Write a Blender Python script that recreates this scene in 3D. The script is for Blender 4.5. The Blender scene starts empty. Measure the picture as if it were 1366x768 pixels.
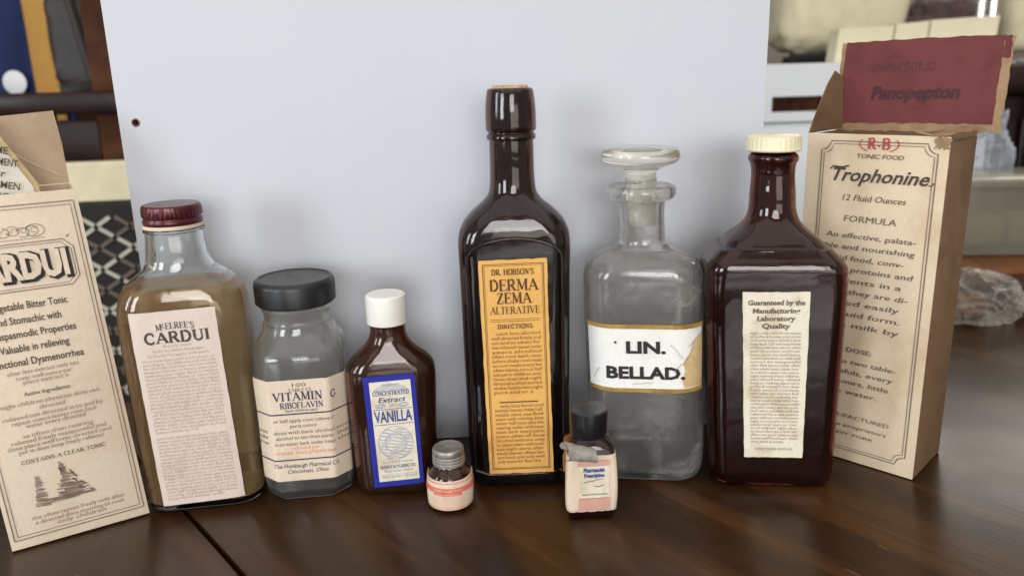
import bpy, bmesh, math, random
from mathutils import Vector, Matrix, noise
PI = math.pi
R = math.radians
random.seed(7)
sc = bpy.context.scene
col = sc.collection

# ------------------------------------------------------------------ camera
F_PX = 1060.0
PITCH, ROLL = R(15), R(1.6)
fw = Vector((0, math.cos(PITCH), -math.sin(PITCH)))
rt = Vector((1, 0, 0))
up = rt.cross(fw)
c_, s_ = math.cos(ROLL), math.sin(ROLL)
rx = c_ * rt - s_ * up
ux = s_ * rt + c_ * up
cam_d = bpy.data.cameras.new('camera')
cam = bpy.data.objects.new('camera', cam_d)
col.objects.link(cam)
M = Matrix.Identity(4)
for i in range(3):
    M[i][0], M[i][1], M[i][2] = rx[i], ux[i], -fw[i]
M[0][3], M[1][3], M[2][3] = 0, -.433, .236
cam.matrix_world = M
cam_d.sensor_width = 36
cam_d.lens = 36 * F_PX / 1366
cam_d.clip_start = .02
cam_d.clip_end = 60
cam_d.dof.use_dof = True
cam_d.dof.focus_distance = .455
cam_d.dof.aperture_fstop = 7.0
sc.camera = cam

# ------------------------------------------------------------------ light
w = bpy.data.worlds.new('World')
sc.world = w
w.use_nodes = True
bg = w.node_tree.nodes['Background']
bg.inputs[0].default_value = (1.0, .965, .91, 1)
bg.inputs[1].default_value = .38


def area(name, loc, target, sx, sy, power, color):
    d = bpy.data.lights.new(name, 'AREA')
    d.shape = 'RECTANGLE'
    d.size, d.size_y = sx, sy
    d.energy = power
    d.color = color
    o = bpy.data.objects.new(name, d)
    col.objects.link(o)
    o.location = loc
    o.rotation_euler = (Vector(target) - Vector(loc)).to_track_quat('-Z', 'Y').to_euler()
    return o


area('window_light', (-2.05, -2.45, .62), (0, 0, .12), .75, 1.0, 36, (.86, .93, 1.0))
area('window_light', (-3.0, -1.25, .75), (0, 0, .12), .55, 1.1, 20, (.84, .93, 1.0))
area('window_light', (.22, -3.5, .80), (0, 0, .12), 1.7, .9, 49, (.95, .98, 1.0))
area('front_fill_light', (.9, -3.3, .25), (0, 0, .08), 2.4, .7, 16, (1.0, .93, .84))  # added low front fill, brightens the object fronts and the board foot
area('overhead_fill_light', (.2, -1.25, 2.6), (0, -.3, .1), 6.0, 4.4, 62, (1.0, .96, .91))  # added broad overhead fill, standing in for ceiling bounce
area('rear_window_light', (1.75, 2.5, 1.25), (.3, .1, 0), 1.3, .9, 15, (1.0, .97, .88))

sc.view_settings.view_transform = 'Standard'
sc.view_settings.look = 'None'
sc.view_settings.exposure = 0
sc.view_settings.gamma = 1
sc.render.engine = 'CYCLES'
cy = sc.cycles
cy.use_denoising = True
cy.max_bounces = 16
cy.transmission_bounces = 12
cy.transparent_max_bounces = 16
cy.glossy_bounces = 6
cy.diffuse_bounces = 4
cy.caustics_refractive = True
cy.caustics_reflective = False
cy.blur_glossy = 1.0
cy.sample_clamp_indirect = 6


# ------------------------------------------------------------------ materials
def nodes_of(name):
    m = bpy.data.materials.new(name)
    m.use_nodes = True
    nt = m.node_tree
    return m, nt, nt.nodes['Principled BSDF']


def setp(b, **k):
    for n, v in k.items():
        key = n.replace('_', ' ')
        b.inputs[key].default_value = (*v, 1) if isinstance(v, tuple) and len(v) == 3 else v


def tex(nt, kind, scale, detail=4, rough=.55, coord='Object', vec=None, stretch=(1, 1, 1), dist=0):
    tc = nt.nodes.new('ShaderNodeTexCoord')
    mp = nt.nodes.new('ShaderNodeMapping')
    mp.inputs['Scale'].default_value = stretch
    nt.links.new(vec or tc.outputs[coord], mp.inputs['Vector'])
    t = nt.nodes.new('ShaderNodeTexNoise' if kind == 'noise' else 'ShaderNodeTexVoronoi')
    t.inputs['Scale'].default_value = scale
    if kind == 'noise':
        t.inputs['Detail'].default_value = detail
        t.inputs['Roughness'].default_value = rough
        t.inputs['Distortion'].default_value = dist
    nt.links.new(mp.outputs[0], t.inputs['Vector'])
    return t


def ramp(nt, src, stops):
    r = nt.nodes.new('ShaderNodeValToRGB')
    e = r.color_ramp.elements
    while len(e) < len(stops):
        e.new(.5)
    for el, (p, c) in zip(e, stops):
        el.position = p
        el.color = (*c, 1) if isinstance(c, tuple) else (c, c, c, 1)
    nt.links.new(src, r.inputs[0])
    return r


def bump(nt, b, src, strength, dist=.001):
    n = nt.nodes.new('ShaderNodeBump')
    n.inputs['Strength'].default_value = strength
    n.inputs['Distance'].default_value = dist
    nt.links.new(src, n.inputs['Height'])
    nt.links.new(n.outputs[0], b.inputs['Normal'])


def plain(name, color, rough=.6, metal=0, var=.12, scale=60, bmp=.1, stretch=(1, 1, 1), spec=.5, bdist=.0006):
    m, nt, b = nodes_of(name)
    setp(b, Base_Color=color, Roughness=rough, Metallic=metal)
    b.inputs['Specular IOR Level'].default_value = spec
    t = tex(nt, 'noise', scale, 6, stretch=stretch)
    lo = tuple(max(0, c * (1 - var)) for c in color)
    hi = tuple(min(1, c * (1 + var)) for c in color)
    r = ramp(nt, t.outputs[0], [(.3, lo), (.7, hi)])
    nt.links.new(r.outputs[0], b.inputs['Base Color'])
    if bmp:
        bump(nt, b, t.outputs[0], bmp, bdist)
    return m


def paper(name, color, stain, amount=.5, scale=35, fibre=260):
    """old paper: blotches, fine fibre and a light relief"""
    m, nt, b = nodes_of(name)
    setp(b, Roughness=.75)
    b.inputs['Specular IOR Level'].default_value = .25
    t = tex(nt, 'noise', scale, 7, .62, dist=.4)
    r = ramp(nt, t.outputs[0], [(.28, stain), (.28 + .45 * amount, color), (1, tuple(min(1, c * 1.05) for c in color))])
    f = tex(nt, 'noise', fibre * 4, 3, .7, stretch=(1, 1, .35))
    fr = ramp(nt, f.outputs[0], [(.35, .86), (.65, 1.0)])
    mx = nt.nodes.new('ShaderNodeMixRGB')
    mx.blend_type = 'MULTIPLY'
    mx.inputs[0].default_value = .6
    nt.links.new(r.outputs[0], mx.inputs[1])
    nt.links.new(fr.outputs[0], mx.inputs[2])
    nt.links.new(mx.outputs[0], b.inputs['Base Color'])
    bump(nt, b, t.outputs[0], .25, .0007)
    return m


def glass(name, color, rough=.02, haze=0, haze_col=(.7, .68, .64), wob=.15, haze_scale=45, haze_lo=.55, haze_hi=.72, base_haze=0.0, tlu=0.0):
    m, nt, b = nodes_of(name)
    setp(b, Base_Color=color, Roughness=rough, IOR=1.5)
    b.inputs['Transmission Weight'].default_value = 1
    t = tex(nt, 'noise', 55, 2, .5)
    bump(nt, b, t.outputs[0], wob, .0015)
    sm = tex(nt, 'noise', 70, 8, .7, dist=.3)
    sr = ramp(nt, sm.outputs[0], [(.42, rough), (.72, rough + .13)])
    nt.links.new(sr.outputs[0], b.inputs['Roughness'])
    if haze or base_haze:
        d = nt.nodes.new('ShaderNodeBsdfDiffuse')
        d.inputs[0].default_value = (*haze_col, 1)
        tl = nt.nodes.new('ShaderNodeBsdfTranslucent')
        tl.inputs[0].default_value = (*haze_col, 1)
        dm = nt.nodes.new('ShaderNodeMixShader')
        dm.inputs[0].default_value = tlu
        nt.links.new(d.outputs[0], dm.inputs[1])
        nt.links.new(tl.outputs[0], dm.inputs[2])
        d = dm
        hz = tex(nt, 'noise', haze_scale, 9, .74, dist=.35)
        rr = ramp(nt, hz.outputs[0], [(haze_lo, base_haze), (haze_hi, base_haze + haze)])
        mix = nt.nodes.new('ShaderNodeMixShader')
        nt.links.new(rr.outputs[0], mix.inputs[0])
        nt.links.new(b.outputs[0], mix.inputs[1])
        nt.links.new(d.outputs[0], mix.inputs[2])
        nt.links.new(mix.outputs[0], nt.nodes['Material Output'].inputs[0])
    return m


def film(name, tint, face=.12, edge=.75, rough=.12):
    """thin plastic film: see-through face on, milky and glossy along its folds"""
    m, nt, b = nodes_of(name)
    setp(b, Base_Color=tint, Roughness=rough)
    tr = nt.nodes.new('ShaderNodeBsdfTransparent')
    tr.inputs[0].default_value = (*[min(1, c * .4 + .58) for c in tint], 1)
    mix = nt.nodes.new('ShaderNodeMixShader')
    lw = nt.nodes.new('ShaderNodeLayerWeight')
    lw.inputs[0].default_value = .5
    rr = ramp(nt, lw.outputs['Facing'], [(.15, face), (.85, edge)])
    nt.links.new(rr.outputs[0], mix.inputs[0])
    nt.links.new(tr.outputs[0], mix.inputs[1])
    nt.links.new(b.outputs[0], mix.inputs[2])
    nt.links.new(mix.outputs[0], nt.nodes['Material Output'].inputs[0])
    return m


def wood(name, dark, mid, light, rough=.3, scale=1.0, coat=0.0, spec=.22):
    m, nt, b = nodes_of(name)
    t = tex(nt, 'noise', 26 * scale, 8, .6, stretch=(1, .09, 1), dist=.6)
    r = ramp(nt, t.outputs[0], [(.3, dark), (.52, mid), (.72, light)])
    big = tex(nt, 'noise', 7 * scale, 3, .5, stretch=(1, .35, 1))
    br = ramp(nt, big.outputs[0], [(.3, .55), (.7, 1.15)])
    mx = nt.nodes.new('ShaderNodeMixRGB')
    mx.blend_type = 'MULTIPLY'
    mx.inputs[0].default_value = 1
    nt.links.new(r.outputs[0], mx.inputs[1])
    nt.links.new(br.outputs[0], mx.inputs[2])
    pores = tex(nt, 'noise', 420 * scale, 2, .5, stretch=(1, .05, 1))
    pr = ramp(nt, pores.outputs[0], [(.36, .70), (.46, 1.0)])
    m2 = nt.nodes.new('ShaderNodeMixRGB')
    m2.blend_type = 'MULTIPLY'
    m2.inputs[0].default_value = .7
    nt.links.new(mx.outputs[0], m2.inputs[1])
    nt.links.new(pr.outputs[0], m2.inputs[2])
    scr = tex(nt, 'noise', 95 * scale, 2, .4, stretch=(1, .22, 1))
    scr_r = ramp(nt, scr.outputs[0], [(.735, 0.0), (.76, .35)])
    m3 = nt.nodes.new('ShaderNodeMixRGB')
    m3.inputs[2].default_value = (.20, .13, .08, 1)
    nt.links.new(scr_r.outputs[0], m3.inputs[0])
    nt.links.new(m2.outputs[0], m3.inputs[1])
    nt.links.new(m3.outputs[0], b.inputs['Base Color'])
    sm = tex(nt, 'noise', 9, 3, .5)
    rr = ramp(nt, sm.outputs[0], [(.3, rough * .75), (.7, rough * 1.35)])
    nt.links.new(rr.outputs[0], b.inputs['Roughness'])
    b.inputs['Specular IOR Level'].default_value = spec
    b.inputs['Coat Weight'].default_value = coat
    b.inputs['Coat Roughness'].default_value = .2
    bump(nt, b, pores.outputs[0], .12, .0004)
    return m


MT = {}
MT['table'] = wood('dark_table_wood', (.017, .007, .003), (.042, .017, .006), (.100, .041, .0115), .27, spec=.36)
MT['brown_wood'] = wood('brown_wood', (.035, .012, .005), (.070, .024, .009), (.11, .042, .016), .6, .7, spec=.10)
MT['dark_wood'] = wood('mahogany', (.010, .004, .004), (.022, .008, .007), (.04, .016, .012), .35, .7)
MT['orange_wood'] = wood('orange_wood', (.14, .05, .015), (.26, .10, .03), (.36, .16, .05), .35, .8)
mm, nt, b = nodes_of('white_board')
setp(b, Roughness=.55)
t1 = tex(nt, 'noise', 7, 5, .6)
r1 = ramp(nt, t1.outputs[0], [(.3, (.545, .565, .610)), (.7, (.575, .583, .618))])
t2 = tex(nt, 'noise', 38, 9, .75, stretch=(1, 1, .25))
r2 = ramp(nt, t2.outputs[0], [(.30, .90), (.40, 1.0)])
mx = nt.nodes.new('ShaderNodeMixRGB')
mx.blend_type = 'MULTIPLY'
mx.inputs[0].default_value = .55
nt.links.new(r1.outputs[0], mx.inputs[1])
nt.links.new(r2.outputs[0], mx.inputs[2])
nt.links.new(mx.outputs[0], b.inputs['Base Color'])
bump(nt, b, t1.outputs[0], .15, .002)
MT['board'] = mm
MT['board_edge'] = plain('board_core', (.72, .72, .72), .8)
MT['hole'] = plain('chipped_edge', (.22, .12, .10), .8)
MT['kraft'] = paper('tan_carton_board', (.79, .655, .505), (.70, .55, .405), .45, 22)
MT['kraft_in'] = paper('carton_inside', (.48, .35, .235), (.36, .25, .155), .5, 25)
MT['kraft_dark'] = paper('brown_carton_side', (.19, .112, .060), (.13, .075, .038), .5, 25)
MT['cream_front'] = paper('aged_cream_paper', (.72, .575, .41), (.58, .43, .27), .55, 22)
MT['torn'] = paper('torn_brown_board', (.38, .245, .14), (.25, .14, .065), .6, 70)
MT['maroon'] = paper('maroon_paper', (.165, .042, .042), (.115, .028, .028), .5, 45)
MT['lab_pink'] = paper('cream_pink_label', (.72, .60, .52), (.62, .49, .40), .4, 40)
MT['lab_white'] = paper('old_white_label', (.80, .73, .58), (.55, .42, .24), .5, 48)
MT['lab_cream'] = paper('cream_label', (.76, .62, .48), (.67, .51, .36), .4, 40)
MT['lab_yellow'] = paper('amber_yellow_label', (.80, .44, .125), (.66, .32, .075), .45, 40)
MT['lab_porcelain'] = paper('white_glass_label', (.86, .84, .79), (.80, .76, .68), .4, 30)
MT['lab_stain'] = paper('yellowed_glass_label', (.72, .52, .27), (.55, .36, .15), .6, 60)
MT['gold_band'] = paper('dull_gold_band', (.45, .28, .07), (.22, .13, .04), .6, 80)
MT['salmon'] = paper('faded_pink_print', (.66, .36, .29), (.58, .30, .24), .5, 60)
MT['ivory'] = paper('ivory_leaflet', (.80, .74, .64), (.70, .62, .5), .4, 25)
MT['yellow_edge'] = paper('yellowed_pages', (.62, .47, .26), (.48, .34, .16), .4, 60)
ink = lambda n, c: plain(n, c, .7, var=.25, scale=220, bmp=0)
MT['ink'] = ink('black_ink', (.018, .014, .014))
MT['ink_soft'] = ink('worn_brown_ink', (.16, .11, .085))
MT['ink_mid'] = ink('grey_brown_ink', (.07, .045, .035))
MT['ink_frame'] = ink('brown_frame_ink', (.21, .145, .105))
MT['ink_box'] = ink('faded_box_ink', (.135, .095, .07))
MT['ink_small'] = ink('small_brown_ink', (.34, .255, .19))
MT['ink_faint'] = ink('faint_grey_ink', (.40, .32, .27))
MT['ink_pink'] = ink('faint_rosy_ink', (.50, .38, .33))
MT['ink_yellow'] = ink('brown_black_ink', (.085, .035, .012))
MT['ink_ysoft'] = ink('soft_brown_ink', (.24, .105, .022))
MT['ink_blue'] = ink('blue_ink', (.045, .065, .26))
MT['ink_navy'] = ink('navy_ink', (.03, .035, .10))
MT['ink_bluesoft'] = ink('soft_blue_ink', (.30, .34, .52))
MT['ink_red'] = ink('red_ink', (.42, .045, .05))
MT['ink_orange'] = ink('orange_ink', (.72, .30, .18))
MT['coral'] = ink('coral_ink', (.72, .16, .10))
MT['coral_soft'] = ink('soft_coral_ink', (.80, .42, .33))
MT['blue_border'] = paper('royal_blue_border', (.022, .030, .30), (.018, .022, .22), .4, 60)
MT['grey_ink'] = ink('grey_ink', (.42, .36, .31))
MT['maroon_ink'] = ink('dark_maroon_ink', (.050, .011, .014))
MT['maroon_faint'] = ink('faint_maroon_ink', (.105, .022, .024))
MT['clear'] = glass('clear_old_glass', (.93, .95, .945), .015, wob=.22)
MT['clear_hazy'] = glass('hazy_clear_glass', (.96, .95, .93), .03, haze=.36, haze_col=(.80, .76, .71), wob=.2, haze_scale=30, haze_lo=.52, haze_hi=.68, base_haze=.11, tlu=.6)
MT['clear_jar'] = glass('dull_clear_glass', (.96, .96, .94), .03, haze=.06, haze_col=(.80, .76, .70), wob=.16, base_haze=.10, tlu=.6)
MT['stopper'] = glass('stopper_glass', (.95, .92, .82), .05, haze=.12, haze_col=(.7, .66, .55), wob=.1, base_haze=.10)
MT['amber'] = glass('red_amber_glass', (.16, .035, .022), .03, haze=.04, haze_col=(.26, .045, .025), wob=.28, base_haze=.025)
MT['brown_glass'] = glass('brown_glass', (.13, .050, .036), .04, haze=.14, haze_col=(.14, .09, .07), wob=.28, haze_scale=110, base_haze=.03)
MT['van_glass'] = glass('amber_glass', (.30, .11, .05), .04, wob=.18, base_haze=.06, haze=.06, haze_col=(.26, .11, .06))
MT['black_liquid'] = plain('black_liquid', (.006, .004, .004), .12, bmp=0)
MT['red_liquid'] = plain('dark_red_liquid', (.020, .004, .004), .2, bmp=0)
MT['brown_liquid'] = plain('dark_brown_liquid', (.085, .030, .015), .2, bmp=0)
mm, nt, b = nodes_of('tea_brown_liquid')
setp(b, Base_Color=(.62, .36, .13), Roughness=.10, IOR=1.12)
b.inputs['Transmission Weight'].default_value = .80
lt = tex(nt, 'noise', 22, 5, .6, stretch=(2.2, 2.2, .12))
lr = ramp(nt, lt.outputs[0], [(.35, (.68, .34, .11)), (.62, (.94, .66, .32))])
nt.links.new(lr.outputs[0], b.inputs['Base Color'])
MT['tea'] = mm
MT['maroon_metal'] = plain('maroon_painted_metal', (.085, .012, .016), .28, .35, var=.25, scale=160)
MT['cap_black'] = plain('black_bakelite', (.008, .008, .009), .3, var=.5, scale=120, bmp=.25)
MT['cap_black_dull'] = plain('worn_black_plastic', (.010, .010, .011), .38, var=.4, scale=120, bmp=.2)
for key in ('cap_black_dull', 'cap_black'):
    nt = MT[key].node_tree
    b = nt.nodes['Principled BSDF']
    src = b.inputs['Base Color'].links[0].from_socket
    geo = nt.nodes.new('ShaderNodeTexCoord')
    sep = nt.nodes.new('ShaderNodeSeparateXYZ')
    nt.links.new(geo.outputs['Normal'], sep.inputs[0])
    upr = ramp(nt, sep.outputs['Z'], [(.55, 0.0), (.95, 1.0)])
    ds = tex(nt, 'noise', 190, 8, .75)
    dr_ = ramp(nt, ds.outputs[0], [(.40, .10), (.66, .75)])
    ml = nt.nodes.new('ShaderNodeMath')
    ml.operation = 'MULTIPLY'
    nt.links.new(upr.outputs[0], ml.inputs[0])
    nt.links.new(dr_.outputs[0], ml.inputs[1])
    mx = nt.nodes.new('ShaderNodeMixRGB')
    mx.inputs[2].default_value = (.11, .105, .10, 1)
    nt.links.new(ml.outputs[0], mx.inputs[0])
    nt.links.new(src, mx.inputs[1])
    nt.links.new(mx.outputs[0], b.inputs['Base Color'])
MT['cap_white'] = plain('off_white_plastic', (.80, .77, .70), .38, var=.04, scale=80)
MT['cap_cream'] = plain('cream_enamel', (.76, .68, .47), .4, var=.08, scale=90)
MT['tin'] = plain('dull_tin', (.40, .37, .33), .42, .85, var=.2, scale=240, bmp=.2)
MT['cork'] = plain('cork', (.52, .33, .18), .85, var=.35, scale=420, bmp=.5)
MT['liner'] = plain('cream_liner', (.72, .60, .46), .7)
MT['wall'] = plain('room_wall', (.28, .24, .20), .9, scale=4)
MT['floor'] = wood('floor_boards', (.07, .04, .02), (.13, .075, .04), (.2, .12, .06), .5, .5)
MT['blue_cloth'] = plain('blue_cloth', (.012, .025, .105), .85, var=.3, scale=900, bmp=.3)
MT['gold_cloth'] = plain('gold_ribbon_cloth', (.40, .19, .016), .6, var=.18, scale=400, bmp=.3)
MT['white_plastic'] = plain('white_plastic', (.80, .80, .80), .4, var=.03)
MT['white_box'] = plain('white_box_plastic', (.74, .77, .79), .45, var=.02, scale=8)
MT['leather'] = plain('dark_leather', (.020, .014, .010), .55, var=.3, scale=90, bmp=.35)
MT['cream_cloth'] = plain('cream_cloth', (.70, .62, .42), .85, var=.1, scale=30, bmp=.3)
MT['pale_yellow'] = plain('pale_yellow_paper', (.78, .71, .50), .8, var=.05, scale=20)
MT['black_cloth'] = plain('black_woven_cloth', (.014, .012, .011), .9, var=.4, scale=600, bmp=.3)
MT['cream_thread'] = plain('cream_thread', (.46, .44, .35), .9, var=.2, scale=700, bmp=.3)
MT['taupe_thread'] = plain('taupe_thread', (.13, .095, .075), .9, var=.2, scale=700, bmp=.3)
MT['plum_cloth'] = plain('plum_brown_cloth', (.09, .055, .055), .85, var=.35, scale=60, bmp=.4)
MT['chrome'] = plain('chrome', (.85, .87, .9), .1, 1, var=.02, bmp=0)
MT['film'] = film('clear_bag_film', (.62, .66, .72), .22, .75)
MT['wrap'] = film('crumpled_wrap_film', (.66, .62, .56), .10, .55)
MT['tub'] = film('clear_tub_plastic', (.50, .47, .37), .25, .75)
MT['soap'] = plain('pale_contents', (.34, .32, .25), .6)
MT['red_wood'] = wood('red_brown_wood', (.03, .008, .006), (.06, .018, .012), (.1, .03, .02), .3, .8)


# ------------------------------------------------------------------ object helpers
def tag(o, label, cat, group=None, kind=None):
    if label: o['label'] = label
    if cat: o['category'] = cat
    if group: o['group'] = group
    if kind: o['kind'] = kind
    return o


def empty(name, loc, rz=0, label=None, cat=None, group=None):
    o = bpy.data.objects.new(name, None)
    col.objects.link(o)
    o.empty_display_size = .02
    o.location = loc
    o.rotation_euler = (0, 0, rz)
    return tag(o, label, cat, group)


def obj(name, bm, mat, parent=None, smooth=None, mats=None):
    me = bpy.data.meshes.new(name)
    bm.normal_update()
    bm.to_mesh(me)
    bm.free()
    for m_ in (mats or [mat]):
        me.materials.append(m_)
    o = bpy.data.objects.new(name, me)
    col.objects.link(o)
    if parent is not None:
        o.parent = parent
    if smooth is not None:
        me.shade_smooth() if hasattr(me, 'shade_smooth') else None
        if smooth < 180:
            try:
                me.set_sharp_from_angle(angle=R(smooth))
            except Exception:
                pass
    return o


def add_box(bm, x0, x1, y0, y1, z0, z1, bev=0, seg=1):
    v = [bm.verts.new((x, y, z)) for z in (z0, z1) for y in (y0, y1) for x in (x0, x1)]
    fs = [bm.faces.new([v[i] for i in q]) for q in ((0, 2, 3, 1), (4, 5, 7, 6), (0, 1, 5, 4), (1, 3, 7, 5), (3, 2, 6, 7), (2, 0, 4, 6))]
    if bev:
        es = list({e for f in fs for e in f.edges})
        bmesh.ops.bevel(bm, geom=es, offset=bev, segments=seg, affect='EDGES', profile=.5)


def box(name, mat, parent, x0, x1, y0, y1, z0, z1, bev=0, seg=2):
    bm = bmesh.new()
    add_box(bm, x0, x1, y0, y1, z0, z1, bev, seg)
    return obj(name, bm, mat, parent, 40 if bev else None)


def add_lathe(bm, prof, n=48, rib=None, cx=0, cy=0, closed=False):
    """prof: (r, z) rows from bottom to top; rib = (depth, count, z0, z1)"""
    rings = []
    for r, z in prof:
        if r < 1e-6:
            rings.append([bm.verts.new((cx, cy, z))])
            continue
        ring = []
        for i in range(n):
            a = 2 * PI * i / n
            rr = r
            if rib and rib[2] <= z <= rib[3]:
                rr += rib[0] * math.cos(a * rib[1])
            ring.append(bm.verts.new((cx + rr * math.cos(a), cy + rr * math.sin(a), z)))
        rings.append(ring)
    pairs = list(zip(rings, rings[1:]))
    if closed:
        pairs.append((rings[-1], rings[0]))
    for a, b_ in pairs:
        for i in range(n):
            j = (i + 1) % n
            if len(a) == 1 and len(b_) == 1:
                continue
            if len(a) == 1:
                bm.faces.new((a[0], b_[j], b_[i]))
            elif len(b_) == 1:
                bm.faces.new((a[i], a[j], b_[0]))
            else:
                bm.faces.new((a[i], a[j], b_[j], b_[i]))


def add_tube(bm, pts, r, n=10):
    rings = []
    for k, p in enumerate(pts):
        p = Vector(p)
        d = (Vector(pts[min(k + 1, len(pts) - 1)]) - Vector(pts[max(k - 1, 0)])).normalized()
        ref = Vector((0, 0, 1)) if abs(d.z) < .9 else Vector((1, 0, 0))
        u_ = d.cross(ref).normalized()
        v_ = d.cross(u_)
        rr = r[k] if isinstance(r, (list, tuple)) else r
        rings.append([bm.verts.new(p + rr * (math.cos(2 * PI * i / n) * u_ + math.sin(2 * PI * i / n) * v_)) for i in range(n)])
    for a, b_ in zip(rings, rings[1:]):
        for i in range(n):
            j = (i + 1) % n
            bm.faces.new((a[i], a[j], b_[j], b_[i]))
    bm.faces.new(list(reversed(rings[0])))
    bm.faces.new(rings[-1])
    bmesh.ops.recalc_face_normals(bm, faces=bm.faces[:])


# ---- bottles: a loft of rounded-rectangle sections that turn into circles at the neck
# key row: (z, half width, half depth, corner radius[, chamfer 0..1]); None starts a new smooth segment (sharp ridge)
class Bottle:
    def __init__(self, keys, mm_=.001, arc=10):
        self.arc = arc
        segs, cur = [], []
        for k in keys:
            if k is None:
                segs.append(cur)
                cur = [cur[-1]]
            else:
                k = tuple(k) + (0,) * (5 - len(k))
                cur.append((k[0] * mm_, k[1] * mm_, k[2] * mm_, k[3] * mm_, k[4]))
        segs.append(cur)
        rows = []
        for s in segs:
            for i in range(len(s) - 1):
                p0, p1, p2, p3 = s[max(i - 1, 0)], s[i], s[i + 1], s[min(i + 2, len(s) - 1)]
                L = math.hypot(p2[0] - p1[0], p2[1] - p1[1])
                n = max(2, min(12, int(L / .0016)))
                for q in range(n):
                    t = q / n
                    row = []
                    for j in range(5):
                        d1 = (p2[j] - p0[j]) * .5
                        d2 = (p3[j] - p1[j]) * .5
                        # damp the tangents where the neighbouring spans are much longer
                        l1 = math.hypot(p1[0] - p0[0], p1[1] - p0[1])
                        l2 = math.hypot(p3[0] - p2[0], p3[1] - p2[1])
                        if l1 > 1e-9: d1 = ((p1[j] - p0[j]) / l1 + (p2[j] - p1[j]) / L) * .5 * L
                        else: d1 = p2[j] - p1[j]
                        if l2 > 1e-9: d2 = ((p2[j] - p1[j]) / L + (p3[j] - p2[j]) / l2) * .5 * L
                        else: d2 = p2[j] - p1[j]
                        h = ((2 * t**3 - 3 * t**2 + 1) * p1[j] + (t**3 - 2 * t**2 + t) * d1 + (-2 * t**3 + 3 * t**2) * p2[j] + (t**3 - t**2) * d2)
                        row.append(h)
                    rows.append(row)
            rows.append(list(s[-1]))
        self.rows = rows

    def at(self, z):
        rs = self.rows
        for a, b_ in zip(rs, rs[1:]):
            if a[0] <= z <= b_[0] and b_[0] - a[0] > 1e-9:
                t = (z - a[0]) / (b_[0] - a[0])
                return [a[j] * (1 - t) + b_[j] * t for j in range(5)]
        return rs[0] if z < rs[0][0] else rs[-1]

    def ring(self, row, off=0.0):
        z, hw, hd, r, ch = row
        hw, hd = hw - off, hd - off
        r = max(.0002, min(r - off, hw, hd))
        pts = []
        for q, (sx, sy) in enumerate(((1, -1), (1, 1), (-1, 1), (-1, -1))):
            a0 = (-90, 0, 90, 180)[q]
            for i in range(self.arc + 1):
                t = i / self.arc
                a = R(a0 + 90 * t)
                px, py = r * math.cos(a), r * math.sin(a)
                if ch:
                    l0 = (r * math.cos(R(a0)), r * math.sin(R(a0)))
                    l1 = (r * math.cos(R(a0 + 90)), r * math.sin(R(a0 + 90)))
                    lx, ly = l0[0] * (1 - t) + l1[0] * t, l0[1] * (1 - t) + l1[1] * t
                    px, py = px * (1 - ch) + lx * ch, py * (1 - ch) + ly * ch
                pts.append((sx * (hw - r) + px, sy * (hd - r) + py, z))
        return pts

    def skin(self, bm, rows, off=0.0, flip=False, cap0=True, cap1=False):
        rings = [[bm.verts.new(p) for p in self.ring(r_, off)] for r_ in rows]
        n = len(rings[0])
        for a, b_ in zip(rings, rings[1:]):
            for i in range(n):
                j = (i + 1) % n
                q = (a[i], a[j], b_[j], b_[i])
                bm.faces.new(tuple(reversed(q)) if flip else q)
        if cap0: self.cap(bm, rings[0], flip)
        if cap1: self.cap(bm, rings[-1], not flip)
        return rings

    def cap(self, bm, ring, flip):
        c = bm.verts.new(sum((v.co for v in ring), Vector()) / len(ring))
        n = len(ring)
        for i in range(n):
            t = (c, ring[(i + 1) % n], ring[i])
            bm.faces.new(tuple(reversed(t)) if flip else t)

    def shell(self, name, mat, parent, wall, base, neck_wall=None):
        bm = bmesh.new()
        a = self.skin(bm, self.rows)
        z0 = self.rows[0][0] + base
        inner = [self.at(z0)] + [r_ for r_ in self.rows if r_[0] > z0 + .0006]
        # rounded inner floor
        b_ = self.skin(bm, inner, wall, flip=True)
        n = len(a[0])
        for i in range(n):
            j = (i + 1) % n
            bm.faces.new((a[-1][i], a[-1][j], b_[-1][j], b_[-1][i]))
        return obj(name, bm, mat, parent, 50)

    def solid(self, name, mat, parent):
        bm = bmesh.new()
        self.skin(bm, self.rows, 0, cap1=True)
        return obj(name, bm, mat, parent, 50)

    def fill(self, name, mat, parent, z0, z1, inset):
        bm = bmesh.new()
        rows = [self.at(z0)] + [r_ for r_ in self.rows if z0 + .0005 < r_[0] < z1 - .0005] + [self.at(z1)]
        self.skin(bm, rows, inset, cap1=True)
        return obj(name, bm, mat, parent, 50)

    def surf(self, s, z, off):
        """a point on the outside, s metres round from the middle of the front, off metres proud"""
        _, hw, hd, r, ch = self.at(z)
        r = min(r, hw, hd)
        sg = 1 if s >= 0 else -1
        s_ = abs(s)
        flat = hw - r
        if s_ <= flat:
            return Vector((s, -hd - off, z))
        arc = r * (PI / 2 * (1 - ch) + math.sqrt(2) * ch)
        if s_ <= flat + arc:
            t = (s_ - flat) / arc
            a = R(-90) + PI / 2 * t
            px, py = r * math.cos(a), r * math.sin(a)
            nx, ny = math.cos(a), math.sin(a)
            if ch:
                lx, ly = r * t, -r * (1 - t)
                px, py = px * (1 - ch) + lx * ch, py * (1 - ch) + ly * ch
                nx, ny = nx * (1 - ch) + .7071 * ch, ny * (1 - ch) - .7071 * ch
            return Vector((sg * (flat + px + nx * off), -(hd - r) + py + ny * off, z))
        d = s_ - flat - arc
        return Vector((sg * (hw + off), -(hd - r) + d, z))


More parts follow.
